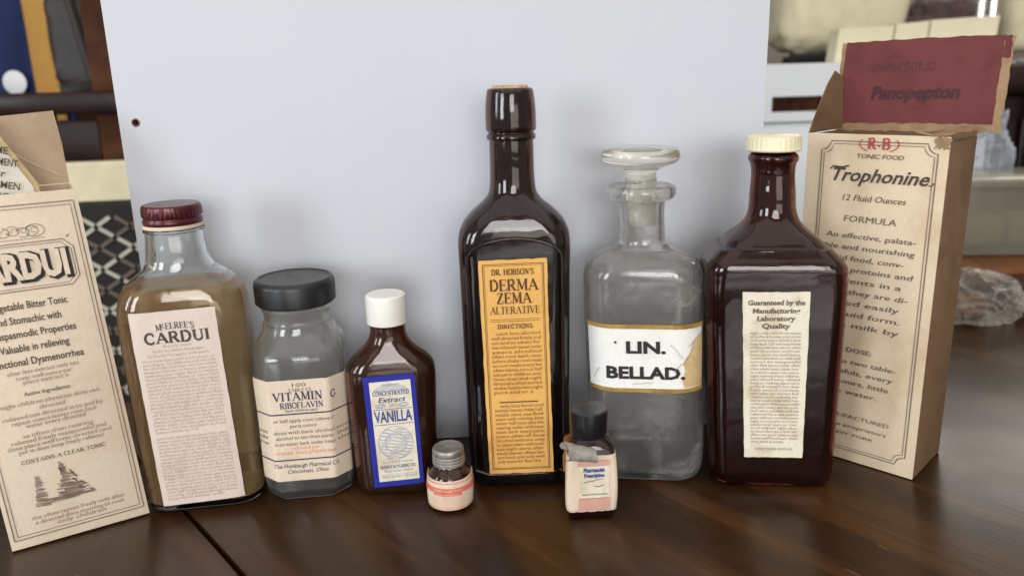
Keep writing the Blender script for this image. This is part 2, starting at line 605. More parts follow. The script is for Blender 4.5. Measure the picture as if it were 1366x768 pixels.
def flat_map(y0=0.0, ox=0.0, oz=0.0, rot=0.0):
    c, s = math.cos(rot), math.sin(rot)
    return lambda x, z, off: Vector((ox + c * x - s * z, y0 - off, oz + s * x + c * z))


def turned(fn, cx, cz, a):
    """fn with its label turned by a about (cx, cz)"""
    c, s = math.cos(a), math.sin(a)
    return lambda x, z, off: fn(cx + c * (x - cx) - s * (z - cz), cz + s * (x - cx) + c * (z - cz), off)


def sheet(name, mat, parent, fn, x0, x1, z0, z1, off=.0005, nx=16, nz=10, edge=.0, seed=1, curl=None, bulge=0):
    """a paper label with a thickness, laid on the surface fn"""
    rnd = random.Random(seed)
    bm = bmesh.new()
    f, k = {}, {}
    for i in range(nx + 1):
        for j in range(nz + 1):
            x = x0 + (x1 - x0) * i / nx
            z = z0 + (z1 - z0) * j / nz
            if i in (0, nx): x += rnd.uniform(-edge, edge)
            if j in (0, nz): z += rnd.uniform(-edge, edge)
            o = off
            if bulge: o += bulge * max(0, noise.noise(Vector((x * 90 + seed, z * 90, seed))))
            if curl: o += curl(i / nx, j / nz)
            f[i, j] = bm.verts.new(fn(x, z, o))
            k[i, j] = bm.verts.new(fn(x, z, o - off + .00008 if not curl else o - off * .7))
    for i in range(nx):
        for j in range(nz):
            bm.faces.new((f[i, j], f[i + 1, j], f[i + 1, j + 1], f[i, j + 1]))
            bm.faces.new((k[i, j], k[i, j + 1], k[i + 1, j + 1], k[i + 1, j]))
    for i in range(nx):
        bm.faces.new((f[i, 0], k[i, 0], k[i + 1, 0], f[i + 1, 0]))
        bm.faces.new((f[i, nz], f[i + 1, nz], k[i + 1, nz], k[i, nz]))
    for j in range(nz):
        bm.faces.new((f[0, j], f[0, j + 1], k[0, j + 1], k[0, j]))
        bm.faces.new((f[nx, j], k[nx, j], k[nx, j + 1], f[nx, j + 1]))
    return obj(name, bm, mat, parent, 40)


# ---- lettering -------------------------------------------------------------
_cache = {}


def sans(text, bold=0.0):
    key = (text, bold)
    if key not in _cache:
        cu = bpy.data.curves.new('lettering', 'FONT')
        cu.body = text
        cu.size = 1
        cu.resolution_u = 2
        cu.offset = bold
        o = bpy.data.objects.new('lettering', cu)
        col.objects.link(o)
        bpy.context.view_layer.update()
        me = bpy.data.meshes.new_from_object(o.evaluated_get(bpy.context.evaluated_depsgraph_get()))
        vs = [(v.co.x, v.co.y) for v in me.vertices]
        fs = [tuple(p.vertices) for p in me.polygons]
        bpy.data.meshes.remove(me)
        bpy.data.objects.remove(o)
        bpy.data.curves.remove(cu)
        _cache[key] = (vs, fs)
    return _cache[key]


CAPH = None
WORDS = ('take one teaspoonful after meals and before retiring in a little water for adults children under ten years half the dose shake well '
         'keep cool place use only as directed by physician contains alcohol per cent extract root bark leaves pure tonic of each fluid ounce '
         'with or without food repeat every four hours until relieved then less often apply freely to the parts morning night').split()


def capital():
    global CAPH
    if CAPH is None:
        CAPH = max(v[1] for v in sans('H')[0])
    return CAPH




def arcp(cx, cy, rx_, ry_, a0, a1, n=10):
    return [(cx + rx_ * math.cos(R(a0 + (a1 - a0) * i / n)), cy + ry_ * math.sin(R(a0 + (a1 - a0) * i / n))) for i in range(n + 1)]


T, N = .17, .065   # thick and thin strokes of the book letter
SERIF = {  # width, strokes (weight, points), foot serifs (x, y)
    'A': (.86, [(N, [(.10, 0), (.43, 1)]), (T, [(.40, 1), (.76, 0)]), (N, [(.22, .34), (.64, .34)])], [(.10, 0), (.76, 0)]),
    'B': (.72, [(T, [(.16, 0), (.16, 1)]), (N, [(.08, 1), (.40, 1)]), (N, [(.08, 0), (.42, 0)]), (N, [(.16, .53), (.42, .53)]), (T * .8, arcp(.40, .765, .18, .235, 90, -90)), (T * .85, arcp(.42, .265, .2, .265, 90, -90))], []),
    'C': (.78, [(T * .85, arcp(.43, .5, .33, .5, 55, 305, 18)), (N, [(.64, .93), (.66, .66)]), (N, [(.62, .10), (.68, .22)])], []),
    'c': (.48, [(T * .6, arcp(.24, .62, .18, .3, 50, 310, 14))], []),
    'D': (.82, [(T, [(.16, 0), (.16, 1)]), (N, [(.07, 1), (.36, 1)]), (N, [(.07, 0), (.36, 0)]), (T * .9, arcp(.36, .5, .33, .5, 90, -90, 14))], []),
    'E': (.70, [(T, [(.16, 0), (.16, 1)]), (N, [(.07, 1), (.60, 1), (.62, .78)]), (N, [(.16, .52), (.48, .52)]), (N, [(.07, 0), (.62, 0), (.65, .24)]), (N, [(.48, .40), (.48, .64)])], []),
    'F': (.66, [(T, [(.16, 0), (.16, 1)]), (N, [(.07, 1), (.58, 1), (.60, .78)]), (N, [(.16, .52), (.46, .52)])], [(.16, 0)]),
    'G': (.82, [(T * .85, arcp(.43, .5, .33, .5, 55, 300, 18)), (N, [(.64, .93), (.66, .68)]), (T * .8, [(.64, .08), (.64, .42)]), (N, [(.5, .42), (.76, .42)])], []),
    'H': (.86, [(T, [(.18, 0), (.18, 1)]), (T, [(.68, 0), (.68, 1)]), (N, [(.18, .52), (.68, .52)])], [(.18, 0), (.18, 1), (.68, 0), (.68, 1)]),
    'I': (.40, [(T, [(.2, 0), (.2, 1)])], [(.2, 0), (.2, 1)]),
    'L': (.68, [(T, [(.16, 0), (.16, 1)]), (N, [(.07, 0), (.58, 0), (.62, .28)])], [(.16, 1)]),
    'M': (1.02, [(N, [(.16, 0), (.18, 1)]), (T, [(.2, 1), (.5, .08)]), (N, [(.5, .06), (.8, 1)]), (T, [(.84, 0), (.84, 1)])], [(.16, 0), (.16, 1), (.84, 0), (.84, 1)]),
    'N': (.86, [(N, [(.16, 0), (.16, 1)]), (T, [(.18, 1), (.68, .02)]), (N, [(.69, 0), (.69, 1)])], [(.16, 0), (.14, 1), (.69, 1)]),
    'O': (.84, [(T * .8, arcp(.42, .5, .33, .5, 0, 360, 24))], []),
    'P': (.70, [(T, [(.16, 0), (.16, 1)]), (N, [(.07, 1), (.40, 1)]), (N, [(.16, .46), (.40, .46)]), (T * .85, arcp(.38, .73, .22, .27, 90, -90))], [(.16, 0)]),
    'R': (.80, [(T, [(.16, 0), (.16, 1)]), (N, [(.07, 1), (.40, 1)]), (N, [(.16, .5), (.40, .5)]), (T * .85, arcp(.38, .75, .2, .25, 90, -90)), (T, [(.38, .5), (.68, 0)])], [(.16, 0), (.70, 0)]),
    'S': (.66, [(T * .8, arcp(.33, .75, .2, .25, 40, 270, 12) + arcp(.33, .25, .22, .25, 90, -140, 12)[1:]), (N, [(.52, .97), (.53, .74)]), (N, [(.12, .04), (.11, .28)])], []),
    'T': (.78, [(T, [(.39, 0), (.39, 1)]), (N, [(.08, .76), (.10, 1), (.68, 1), (.70, .76)])], [(.39, 0)]),
    'U': (.84, [(T, [(.18, 1), (.18, .3)]), (T * .7, arcp(.43, .3, .25, .3, 180, 360)), (N, [(.68, .3), (.68, 1)])], [(.18, 1), (.68, 1)]),
    'V': (.84, [(T, [(.12, 1), (.43, 0)]), (N, [(.43, 0), (.74, 1)])], [(.12, 1), (.74, 1)]),
    'X': (.8, [(T, [(.14, 1), (.66, 0)]), (N, [(.66, 1), (.14, 0)])], [(.14, 1), (.66, 0), (.66, 1), (.14, 0)]),
    'Y': (.8, [(T, [(.12, 1), (.4, .45)]), (N, [(.68, 1), (.4, .45)]), (T, [(.4, .45), (.4, 0)])], [(.12, 1), (.68, 1), (.4, 0)]),
    'Z': (.74, [(N, [(.14, .78), (.12, 1), (.60, 1)]), (T, [(.58, 1), (.12, 0)]), (N, [(.10, 0), (.62, 0), (.66, .26)])], []),
    "'": (.24, [(T * .7, [(.12, .78), (.12, 1)])], []),
    '.': (.28, [(T, [(.12, 0), (.12, .15)])], []),
    ',': (.28, [(T * .8, [(.08, -.12), (.13, .14)])], []),
    ' ': (.36, [], []),
}


class Print:
    """collects flat print for one ink on one surface; build() makes ONE mesh"""
    def __init__(self, fn, off=.0007):
        self.bm = bmesh.new()
        self.fn, self.off, self.k = fn, off, 0

    def lift(self):
        self.k += 1
        return self.off + 8e-6 * (self.k % 9)

    def tri(self, pts2, faces, off=None):
        off = off or self.lift()
        vs = [self.bm.verts.new(self.fn(x, z, off)) for x, z in pts2]
        for f in faces:
            try:
                self.bm.faces.new([vs[i] for i in f])
            except ValueError:
                pass

    def stroke(self, pts, t, off=None):
        off = off or self.lift()
        L, Rr = [], []
        for i, p in enumerate(pts):
            a = pts[max(i - 1, 0)]
            b_ = pts[min(i + 1, len(pts) - 1)]
            dx, dz = b_[0] - a[0], b_[1] - a[1]
            l = math.hypot(dx, dz) or 1
            nx, nz = -dz / l * t / 2, dx / l * t / 2
            L.append((p[0] + nx, p[1] + nz))
            Rr.append((p[0] - nx, p[1] - nz))
        n = len(pts)
        self.tri(L + Rr, [(i, n + i, n + i + 1, i + 1) for i in range(n - 1)], off)

    def rule(self, x0, z0, x1, z1, t, n=14):
        self.stroke([(x0 + (x1 - x0) * i / n, z0 + (z1 - z0) * i / n) for i in range(n + 1)], t)

    def frame(self, x0, x1, z0, z1, t, notch=0, n=14):
        if notch:
            a = notch
            pts = [(x0 + a, z0), (x1 - a, z0)] + [(x1 - a * math.cos(q), z0 + a * math.sin(q)) for q in (.35, .8, 1.2)] + [(x1, z0 + a), (x1, z1 - a)]
            pts += [(x1 - a * math.sin(q), z1 - a * math.cos(q)) for q in (.35, .8, 1.2)] + [(x1 - a, z1), (x0 + a, z1)]
            pts += [(x0 + a * math.cos(q), z1 - a * math.sin(q)) for q in (.35, .8, 1.2)] + [(x0, z1 - a), (x0, z0 + a)]
            pts += [(x0 + a * math.sin(q), z0 + a * math.cos(q)) for q in (.35, .8, 1.2)] + [(x0 + a, z0)]
            self.stroke(pts, t)
        else:
            self.rule(x0, z0, x1, z0, t, n)
            self.rule(x0, z1, x1, z1, t, n)
            self.rule(x0, z0, x0, z1, t, n)
            self.rule(x1, z0, x1, z1, t, n)

    def fillrect(self, x0, x1, z0, z1, n=16):
        for i in range(n):
            a, b_ = x0 + (x1 - x0) * i / n, x0 + (x1 - x0) * (i + 1) / n
            self.tri([(a, z0), (b_, z0), (b_, z1), (a, z1)], [(0, 1, 2, 3)], self.off)

    def text(self, s, x, z, h, width=None, font='sans', bold=0.0, shear=0.0, align='c', rot=0.0, arch=0.0):
        """baseline z, capital height h; width fits the line"""
        parts = []
        if font == 'serif':
            cx = 0
            for ch in s:
                wd, strokes, ser = SERIF.get(ch, SERIF['O'])
                for t, pts in strokes:
                    parts.append(('s', t + bold, [(cx + p[0], p[1]) for p in pts]))
                for sx, sy in ser:
                    parts.append(('s', N, [(cx + sx - .15, sy), (cx + sx + .15, sy)]))
                cx += wd
            lo, hi = 0, cx
        else:
            capital()
            vs, fs = sans(s, bold)
            vs = [(v[0] / CAPH, v[1] / CAPH) for v in vs]
            lo, hi = min(v[0] for v in vs), max(v[0] for v in vs)
            parts.append(('f', vs, fs))
        kx = h if width is None else width / (hi - lo)
        x0 = x - (hi - lo) * kx / 2 if align == 'c' else (x if align == 'l' else x - (hi - lo) * kx)
        cr, sr = math.cos(rot), math.sin(rot)

        def place(p):
            px = (p[0] - lo) * kx + shear * p[1] * h + x0
            u_ = (px - x) / max(1e-9, (hi - lo) * kx / 2)
            pz = p[1] * h + arch * (1 - u_ * u_)
            dx = px - x
            return (x + cr * dx - sr * pz, z + sr * dx + cr * pz)
        for p in parts:
            if p[0] == 's':
                self.stroke([place(q) for q in p[2]], p[1] * (h * .6 + kx * .4))
            else:
                self.tri([place(q) for q in p[1]], p[2])

    def greek(self, x0, x1, z, h, seed=0, t=None, dens=1.0):
        """one line of very small type, set from ordinary label words"""
        rnd = random.Random(seed * 7919 + int(z * 1e6))
        lh = h * 1.45
        line, wid = [], 0.0
        sp = .34
        last = None
        while wid * lh < (x1 - x0) * .93:
            wd = rnd.choice(WORDS)
            if wd == last: continue
            last = wd
            vs, _ = sans(wd)
            ww = max(v[0] for v in vs) / capital()
            if line and (wid + ww) * lh > (x1 - x0) * 1.06: break
            line.append((wd, wid))
            wid += ww + sp
        k = (x1 - x0) / (wid - sp)
        for wd, off in line:
            vs, fs = sans(wd)
            c = capital()
            self.tri([(x0 + (off + v[0] / c) * k, z + v[1] / c * lh) for v in vs], fs)

    def para(self, x0, x1, z_top, z_bot, lines, h, seed=0, t=None, indent=.0, last=.6):
        rnd = random.Random(seed)
        for i in range(lines):
            z = z_top - h - (z_top - z_bot - h) * i / max(1, lines - 1)
            a = x0 + (indent if i == 0 else 0) + rnd.uniform(0, .0003)
            e = x1 - rnd.uniform(0, .0008)
            if i == lines - 1: e = x0 + (x1 - x0) * last
            self.greek(a, e, z, h, seed + i, t)

    def mid(self, xc, half, z, h, seed, t=None):
        self.greek(xc - half, xc + half, z, h, seed, t)

    def build(self, name, mat, parent):
        o = obj(name, self.bm, mat, parent)
        o['kind'] = 'stuff'      # flat print: letters too small to lift away one by one
        return o


def lean(root, kx=0.0, ky=0.0):
    """crooked old ware: shear the pieces of one thing about its own base"""
    seen = set()

    def go(o):
        for ch in o.children:
            if ch.type == 'MESH' and ch.data.name not in seen:
                seen.add(ch.data.name)
                for v in ch.data.vertices:
                    v.co.x += kx * v.co.z
                    v.co.y += ky * v.co.z
            go(ch)
    go(root)


# ------------------------------------------------------------------ setting: floor, wall, table
bm = bmesh.new()
add_box(bm, -5, 5, -5, 4, -.80, -.75)
tag(obj('floor', bm, MT['floor']), 'brown wooden floor of the dim room', None, kind='structure')
bm = bmesh.new()
add_box(bm, -5, 5, 3.0, 3.1, -.75, 2.4)
tag(obj('wall', bm, MT['wall']), 'dim plain wall at the back of the room', None, kind='structure')

G_DIR = Vector((.645, -.764, 0))
table = empty('wooden_table', (0, 0, 0), math.atan2(.645, .764), 'dark brown polished wooden table with one open joint under the bottles', 'table')
# local x runs along (.764, .645); local y along (-.645, .764): planks run along local y
for k, (a, b_) in enumerate(((-.62, -.1628), (-.1604, .78), (.7815, 1.30))):
    box('plank', MT['table'], table, a, b_, -1.15, .30, -.026, 0, .0012, 2)
box('apron', MT['dark_wood'], table, -.57, 1.25, -1.1, .25, -.10, -.0265)
for sx in (-.55, 1.16):
    for sy in (-1.08, .16):
        box('leg', MT['dark_wood'], table, sx, sx + .07, sy, sy + .07, -.75, -.1005, .004)

# ------------------------------------------------------------------ white board behind the bottles
board = empty('white_board', (-.0349, .061, 0), math.atan2(.0626, .998), 'large white board with a small drilled hole standing behind the bottles', 'board')
bm = bmesh.new()
x0, x1, z0, z1, hx, hz, hr, th, HN = -.1956, .1957, .0004, .44, -.1859, .2145, .0019, .006, 24
jit = [hr * random.uniform(.92, 1.12) for _ in range(HN)]
for y_, flip in ((0, False), (th, True)):
    oc = [bm.verts.new((x, y_, z)) for x, z in ((x1, z1), (x0, z1), (x0, z0), (x1, z0))]
    ic = [bm.verts.new((hx + jit[i] * math.cos(2 * PI * i / HN), y_, hz + jit[i] * math.sin(2 * PI * i / HN))) for i in range(HN)]
    q4 = HN // 4
    fs = []
    for i in range(HN):
        fs.append((ic[i], oc[i // q4], ic[(i + 1) % HN]))
    for q in range(4):
        fs.append((ic[(q + 1) % 4 * q4], oc[q], oc[(q + 1) % 4]))
    for f in fs:
        bm.faces.new(f)
    if not flip: fo, fi = oc, ic
for i in range(4):
    bm.faces.new((fo[i], fo[(i + 1) % 4], oc[(i + 1) % 4], oc[i]))
for i in range(HN):
    bm.faces.new((fi[i], fi[(i + 1) % HN], ic[(i + 1) % HN], ic[i]))
bmesh.ops.recalc_face_normals(bm, faces=bm.faces[:])
obj('panel', bm, MT['board'], board)
bm = bmesh.new()   # the chipped, brown rim of the drilled hole
add_lathe(bm, [(hr * 1.0, -.0004), (hr * 1.28, -.0002), (hr * 1.35, .0), (hr * .98, .0), (hr * .98, .0055), (hr * .9, .0055), (hr * .9, .0)], 20, closed=True)
for v in bm.verts:
    k = 1 + .12 * noise.noise(v.co * 900)
    v.co = Vector((hx + v.co.x * k, v.co.z, hz + v.co.y * k))
bmesh.ops.recalc_face_normals(bm, faces=bm.faces[:])
obj('hole_rim', bm, MT['hole'], board)
bm = bmesh.new()
add_box(bm, hx - .004, hx + .004, .0061, .0068, hz - .004, hz + .004)
obj('hole_backing', bm, MT['dark_wood'], board)  # small dark block closing the drilled hole from behind

# ------------------------------------------------------------------ left carton
carton = empty('medicine_carton', (-.267, -.0626, 0), math.atan2(.5297, .8482), 'tan printed carton with open top flap and big CARDUI banner at the left edge', 'carton')
W, D, H, t = .0672, .030, .1842, .0007
box('front_panel', MT['kraft'], carton, 0, W, 0, t, .0006, H, .0003)
box('back_panel', MT['kraft_in'], carton, .0008, W - .0008, D - t, D, .0006, H, .0002)
for k, xx in enumerate((.0, W - t)):
    box('side_panel', MT['kraft'], carton, xx, xx + t, t + .0002, D - t - .0002, .0006, H - .0004, .0002)
box('bottom_panel', MT['kraft'], carton, t + .0002, W - t - .0002, t + .0002, D - t - .0002, .0008, .0016)
# standing back flap with a crease
bm = bmesh.new()
fl = [(.0006, H + .0004), (W - .0006, H + .0004), (W + .0002, H + .022), (W - .0004, H + .0395), (W * .5, H + .0372), (.0, H + .034)]
for y_ in (D - t, D):
    fv = [bm.verts.new((x, y_ + (.004 * ((z - H) / .04) ** 2), z)) for x, z in fl]
    bm.faces.new(fv if y_ < D - t / 2 else list(reversed(fv)))
vs = list(bm.verts)
for i in range(6):
    j = (i + 1) % 6
    bm.faces.new((vs[i], vs[6 + i], vs[6 + j], vs[j]))
bmesh.ops.recalc_face_normals(bm, faces=bm.faces[:])
flap = obj('back_flap', bm, MT['kraft_in'], carton)
bm = bmesh.new()
add_tube(bm, [(W - .003, D - t - .0002, H + .004), (W - .018, D - t + .0002, H + .0135), (W - .030, D - t + .0009, H + .0235)], [.00018, .00028, .00012], 6)
obj('crease', bm, MT['kraft'], flap, 60)

front = carton.children[0]
fm = flat_map(0.0)
p = Print(fm, .0004)
CW = .0335
for dx, tt in ((.0022, .00055), (.0040, .00035)):
    p.frame(dx, W - dx, .0035 + dx, H - .0035 - dx, tt)
# banner frame
for k, tt in ((0, .0005), (.0013, .00032)):
    x0, x1, z0, z1, a = .0062 + k, .0602 - k, .1352 + k, .1592 - k, .0042
    p.stroke([(x0 + a, z0), (x1 - a, z0), (x1, z0 + a), (x1, z1 - a), (x1 - a, z1), (x0 + a, z1), (x0, z1 - a), (x0, z0 + a), (x0 + a, z0), (x0 + a + .001, z0)], tt)
# scroll ornament over the banner
for i in range(7):
    cx = .0175 + i * .0043
    p.stroke(arcp(cx, .1652 + .0006 * math.sin(i * 2.1), .0028, .0024, 30 + i * 40, 330 + i * 40, 16), .00028)
    p.stroke(arcp(cx + .001, .1655, .0016, .0013, 180 + i * 33, 460 + i * 33, 12), .00022)
p.stroke(arcp(.0445, .1652, .0044, .0031, -150, 150, 18), .00032)
p.stroke(arcp(.0165, .1652, .0044, .0031, 30, 330, 18), .00032)
p.rule(.014, .1612, .048, .1612, .00025)
p.rule(.058, .1602, .0592, .1612, .0006, 2)
p.build('printed_frame', MT['ink_frame'], front)
p = Print(fm, .0006)
p.text('CARDUI', CW, .1405, .0130, .0485, bold=.085)
p.build('banner_shadow', MT['ink'], front)
p = Print(fm, .0009)
p.text('CARDUI', CW - .0012, .1414, .0125, .0475, bold=.045)
p.build('banner_letters', MT['kraft'], front)
p = Print(fm, .0005)
for z, s, wd in ((.1260, 'A Vegetable Bitter Tonic', .0385), (.1187, 'and Stomachic with', .0300), (.1115, 'Antispasmodic Properties', .0410), (.1042, 'Valuable in relieving', .0315), (.0970, 'Functional Dysmenorrhea', .0425)):
    p.text(s, CW - .0012, z, .0037, wd, bold=.012)
p.build('printed_heading', MT['ink_mid'], front)
p = Print(fm, .0005)
p.text('Active Ingredients:', CW - .0005, .0808, .0021, .0215, bold=.01)
p.text('CONTAINS A CLEAR TONIC', CW, .0452, .0020, .0400, font='serif')
p.build('printed_text', MT['ink_soft'], front)
p = Print(fm, .0005)
for i, (z, hf) in enumerate(((.0925, .0165), (.0895, .0130), (.0870, .0105))): p.mid(CW, hf, z, .0016, 10 + i, .00032)
for i, (z, hf) in enumerate(((.0760, .0230), (.0728, .006), (.0692, .0235), (.0664, .020), (.0640, .014), (.0590, .0165), (.0562, .0225), (.0535, .0245), (.0508, .020))): p.mid(CW, hf, z, .0016, 30 + i, .00032)
for i, (z, hf) in enumerate(((.0146, .0225), (.0118, .0215), (.0093, .012))): p.mid(CW + .001, hf, z, .0015, 60 + i, .0003)
p.build('small_print', MT['ink_small'], front)
# little engraving: two draped figures on the ground
p = Print(fm, .0005)
rnd = random.Random(4)
for k in range(46):
    u_ = k / 45
    z = .0425 - u_ * .020
    hw = .0012 + .0105 * max(0, u_ - .1) ** 1.3
    x = .0305 + .004 * u_ + rnd.uniform(-.0006, .0006)
    p.stroke([(x - hw * rnd.uniform(.5, 1), z), (x + hw * rnd.uniform(.2, 1.1), z - rnd.uniform(.0, .0012))], rnd.uniform(.00025, .0006))
for k in range(26):
    u_ = k / 25
    z = .0375 - u_ * .016
    hw = .0012 + .0024 * u_
    x = .0190 + rnd.uniform(-.0004, .0004)
    p.stroke([(x - hw, z), (x + hw * rnd.uniform(.4, 1), z - rnd.uniform(0, .001))], rnd.uniform(.0002, .00045))
for k in range(16):
    p.stroke([(.0165 + rnd.uniform(0, .012), .0222 + rnd.uniform(-.001, .002)), (.030 + rnd.uniform(0, .012), .0222 + rnd.uniform(-.001, .001))], .00022)
p.build('engraving', MT['ink_frame'], front)
p = Print(fm, .0006)
for k in range(7):
    u_ = k / 6
    q = rnd.uniform(-.002, .002)
    p.stroke([(.0305 + .009 * u_ + q, .0395 - .015 * u_), (.0318 + .010 * u_ + q, .0372 - .0145 * u_)], rnd.uniform(.0003, .0007))
p.build('engraving_shade', MT['ink_mid'], front)
lean(carton, kx=-.046, ky=.12)

leaf = empty('folded_leaflet', (-.267, -.0626, 0), math.atan2(.5297, .8482), 'white folded leaflet with yellowed edge sticking out of the tan carton', 'leaflet')
def slant_sheet(name, mat, parent, q, th_):
    bm = bmesh.new()
    a = [bm.verts.new(v) for v in q]
    b_ = [bm.verts.new((v[0], v[1] + th_, v[2])) for v in q]
    bm.faces.new(a); bm.faces.new(list(reversed(b_)))
    n = len(q)
    for i in range(n):
        j = (i + 1) % n
        bm.faces.new((a[i], b_[i], b_[j], a[j]))
    bmesh.ops.recalc_face_normals(bm, faces=bm.faces[:])
    return obj(name, bm, mat, parent)
cov = slant_sheet('cover', MT['ivory'], leaf, [(.006, .030, .10), (.049, .0295, .10), (.0400, .0335, .1865), (.0225, .0345, .2205), (.006, .0345, .2200)], .0006)
slant_sheet('pages', MT['yellow_edge'], leaf, [(.007, .0308, .101), (.0515, .0303, .101), (.0425, .0345, .1875), (.0245, .0355, .2225), (.007, .0355, .2220)], .003)
p = Print(lambda x, z, off: Vector((x, .0330 + (z - .1865) * .04 - off - .0022, z)), .0004)
for i in range(5):
    p.text(('HOME', 'TREATMENT', 'for', 'WOMEN', 'BOOK')[i], .0255, .205 - i * .006, .0036, (.012, .019, .006, .017, .014)[i], bold=.01, rot=-.25)
p.build('lettering', MT['ink_mid'], cov)

# ------------------------------------------------------------------ CARDUI bottle
def bottle_root(name, x, y, yaw, label, cat='bottle', group='old pharmacy bottles in a row'):
    return empty(name, (x, y, 0), R(yaw), label, cat, group)


r = bottle_root('medicine_bottle', -.1840, -.003, 9, 'clear flask of tea brown liquid with ribbed maroon cap and long CARDUI label')
Bc = Bottle([(0, 28.5, 17.5, 12), (1.2, 31.2, 20.3, 13), (4, 32.4, 21.3, 14), None, (30, 33.0, 21.8, 14), (70, 33.4, 22.0, 14), (108, 33.6, 22.2, 14), (117, 33.4, 22, 15), (123.5, 32.3, 21.5, 16), (128.5, 30.2, 20.6, 16.5), (132.5, 26.8, 19.4, 16.6), (135.8, 22.4, 18.0, 16.6), (139, 18.6, 16.9, 16.2), (143, 16.8, 16.2, 15.9), (150, 16.0, 15.9, 15.8), (157, 15.3, 15.3, 15.3), (159.0, 15.2, 15.2, 15.2), None, (159.3, 16.0, 16.0, 16.0), (160.6, 16.0, 16.0, 16.0), None, (160.9, 14.4, 14.4, 14.4), (172, 14.2, 14.2, 14.2)])
Bc.shell('glass_body', MT['clear'], r, .0021, .0045)
Bc.fill('liquid', MT['tea'], r, .0046, .1300, .00195)
bm = bmesh.new()
add_lathe(bm, [(.0136, .1632), (.0150, .1632), (.0155, .1640), (.0155, .1652), (.0149, .1662), (.0149, .1668), (.0155, .1676), (.0155, .1712), (.0152, .1728), (.0143, .1736), (.0, .1738)], 120, rib=(.00016, 40, .1675, .1715))
cap = obj('screw_cap', bm, MT['maroon_metal'], r, 35)
bm = bmesh.new()
add_lathe(bm, [(.0138, .1612), (.0157, .1612), (.0159, .1620), (.0157, .1630), (.0138, .1630)], 48, closed=True)
obj('cap_liner', bm, MT['liner'], cap, 40)
cf = turned(Bc.surf, 0.0, .062, R(1.6))
lb = sheet('label', MT['lab_pink'], r, cf, -.0222, .0222, .0055, .1195, .0005, 14, 24, .00012, 3, bulge=.0002)
p = Print(cf)
p.text("McELREE'S", .0005, .1090, .0034, .0200, font='serif', arch=.0008)
p.text('CARDUI', .0008, .1022, .0058, .0340, font='serif', bold=.05)
p.build('lettering', MT['ink_mid'], lb)
p = Print(cf)
for i, (z, hf) in enumerate(((.0995, .007), (.0970, .013), (.0945, .016))): p.mid(0, hf, z, .0012, 100 + i, .00026)
p.para(-.0195, .0195, .0930, .0500, 21, .0012, 5, .00024)
p.para(-.0195, .0195, .0475, .0090, 19, .0012, 6, .00024, last=.8)
p.build('small_print', MT['ink_pink'], lb)

# ------------------------------------------------------------------ VITAMIN jar
r = bottle_root('vitamin_jar', -.1245, .008, 7, 'clear square empty jar with wide black cap and cream vitamin label')
Bv = Bottle([(0, 21, 21, 9, .5), (1.2, 23.4, 23.4, 10, .9), (3.5, 24.4, 24.4, 9.5, 1), (8, 24.7, 24.7, 9, 1), (50, 25.0, 25.0, 9, 1), (82, 25.2, 25.2, 9, 1), (88, 24.9, 24.9, 10, .9), (93, 23.2, 23.2, 14, .5), (97.5, 21.0, 21.0, 18.5, .15), (101, 20, 20, 19.8), (102.6, 19.6, 19.6, 19.6), None, (103, 19.1, 19.1, 19.1), (109, 19.0, 19.0, 19.0), (111, 19.9, 19.9, 19.9), (112.8, 19.9, 19.9, 19.9), None, (113.4, 18.5, 18.5, 18.5), (122, 18.2, 18.2, 18.2)], arc=8)
Bv.shell('glass_body', MT['clear_jar'], r, .0022, .006)
bm = bmesh.new()
add_lathe(bm, [(.0190, .1142), (.0220, .1142), (.0226, .1149), (.0227, .1250), (.0222, .1270), (.0208, .1283), (.0200, .1283), (.0195, .1277), (.008, .1273), (0, .1273)], 144, rib=(.00009, 72, .1150, .1255))
obj('screw_cap', bm, MT['cap_black_dull'], r, 35)
lb = sheet('label', MT['lab_cream'], r, Bv.surf, -.0330, .0330, .0135, .0752, .0005, 44, 10, .0001, 8)
p = Print(Bv.surf)
p.text('VITAMIN', -.0005, .0632, .0048, .0275, font='serif', bold=.01)
p.text('G', .0190, .0632, .0042, .0042, font='serif')
p.text('RIBOFLAVIN', .0012, .0585, .0034, .0240, font='serif')
p.mid(0.001, .009, .0563, .0011, 200, .00026)
for z in (.0549, .0268):
    p.rule(-.0326, z, .0326, z, .0008, 44)
p.text('The Hombaugh Pharmacal Co.', .0008, .0219, .0026, .0370, shear=.15)
p.text('Cincinnati, Ohio', .0010, .0184, .0024, .0230, shear=.25)
p.build('blue_lettering', MT['ink_navy'], lb)
p = Print(Bv.surf)
p.text('100', .0008, .0713, .0021, .0075)
p.text('TABLETS', .0008, .0685, .0017, .0130, font='serif')
for i, (z, hf) in enumerate(((.0500, .0165), (.0466, .0075), (.0428, .0168), (.0394, .0160), (.0358, .0168))): p.mid(.001, hf, z, .0015, 220 + i, .00032)
for s0 in (-.0305, .0195):
    for i, z in enumerate((.0428, .0394, .0358)): p.greek(s0, s0 + .010, z, .0014, 240 + i, .0003)
p.build('lettering', MT['ink_soft'], lb)
p = Print(Bv.surf)
p.mid(.001, .008, .0332, .0014, 230, .00032)
p.mid(.001, .0168, .0303, .0016, 231, .0004)
p.build('orange_lettering', MT['ink_orange'], lb)

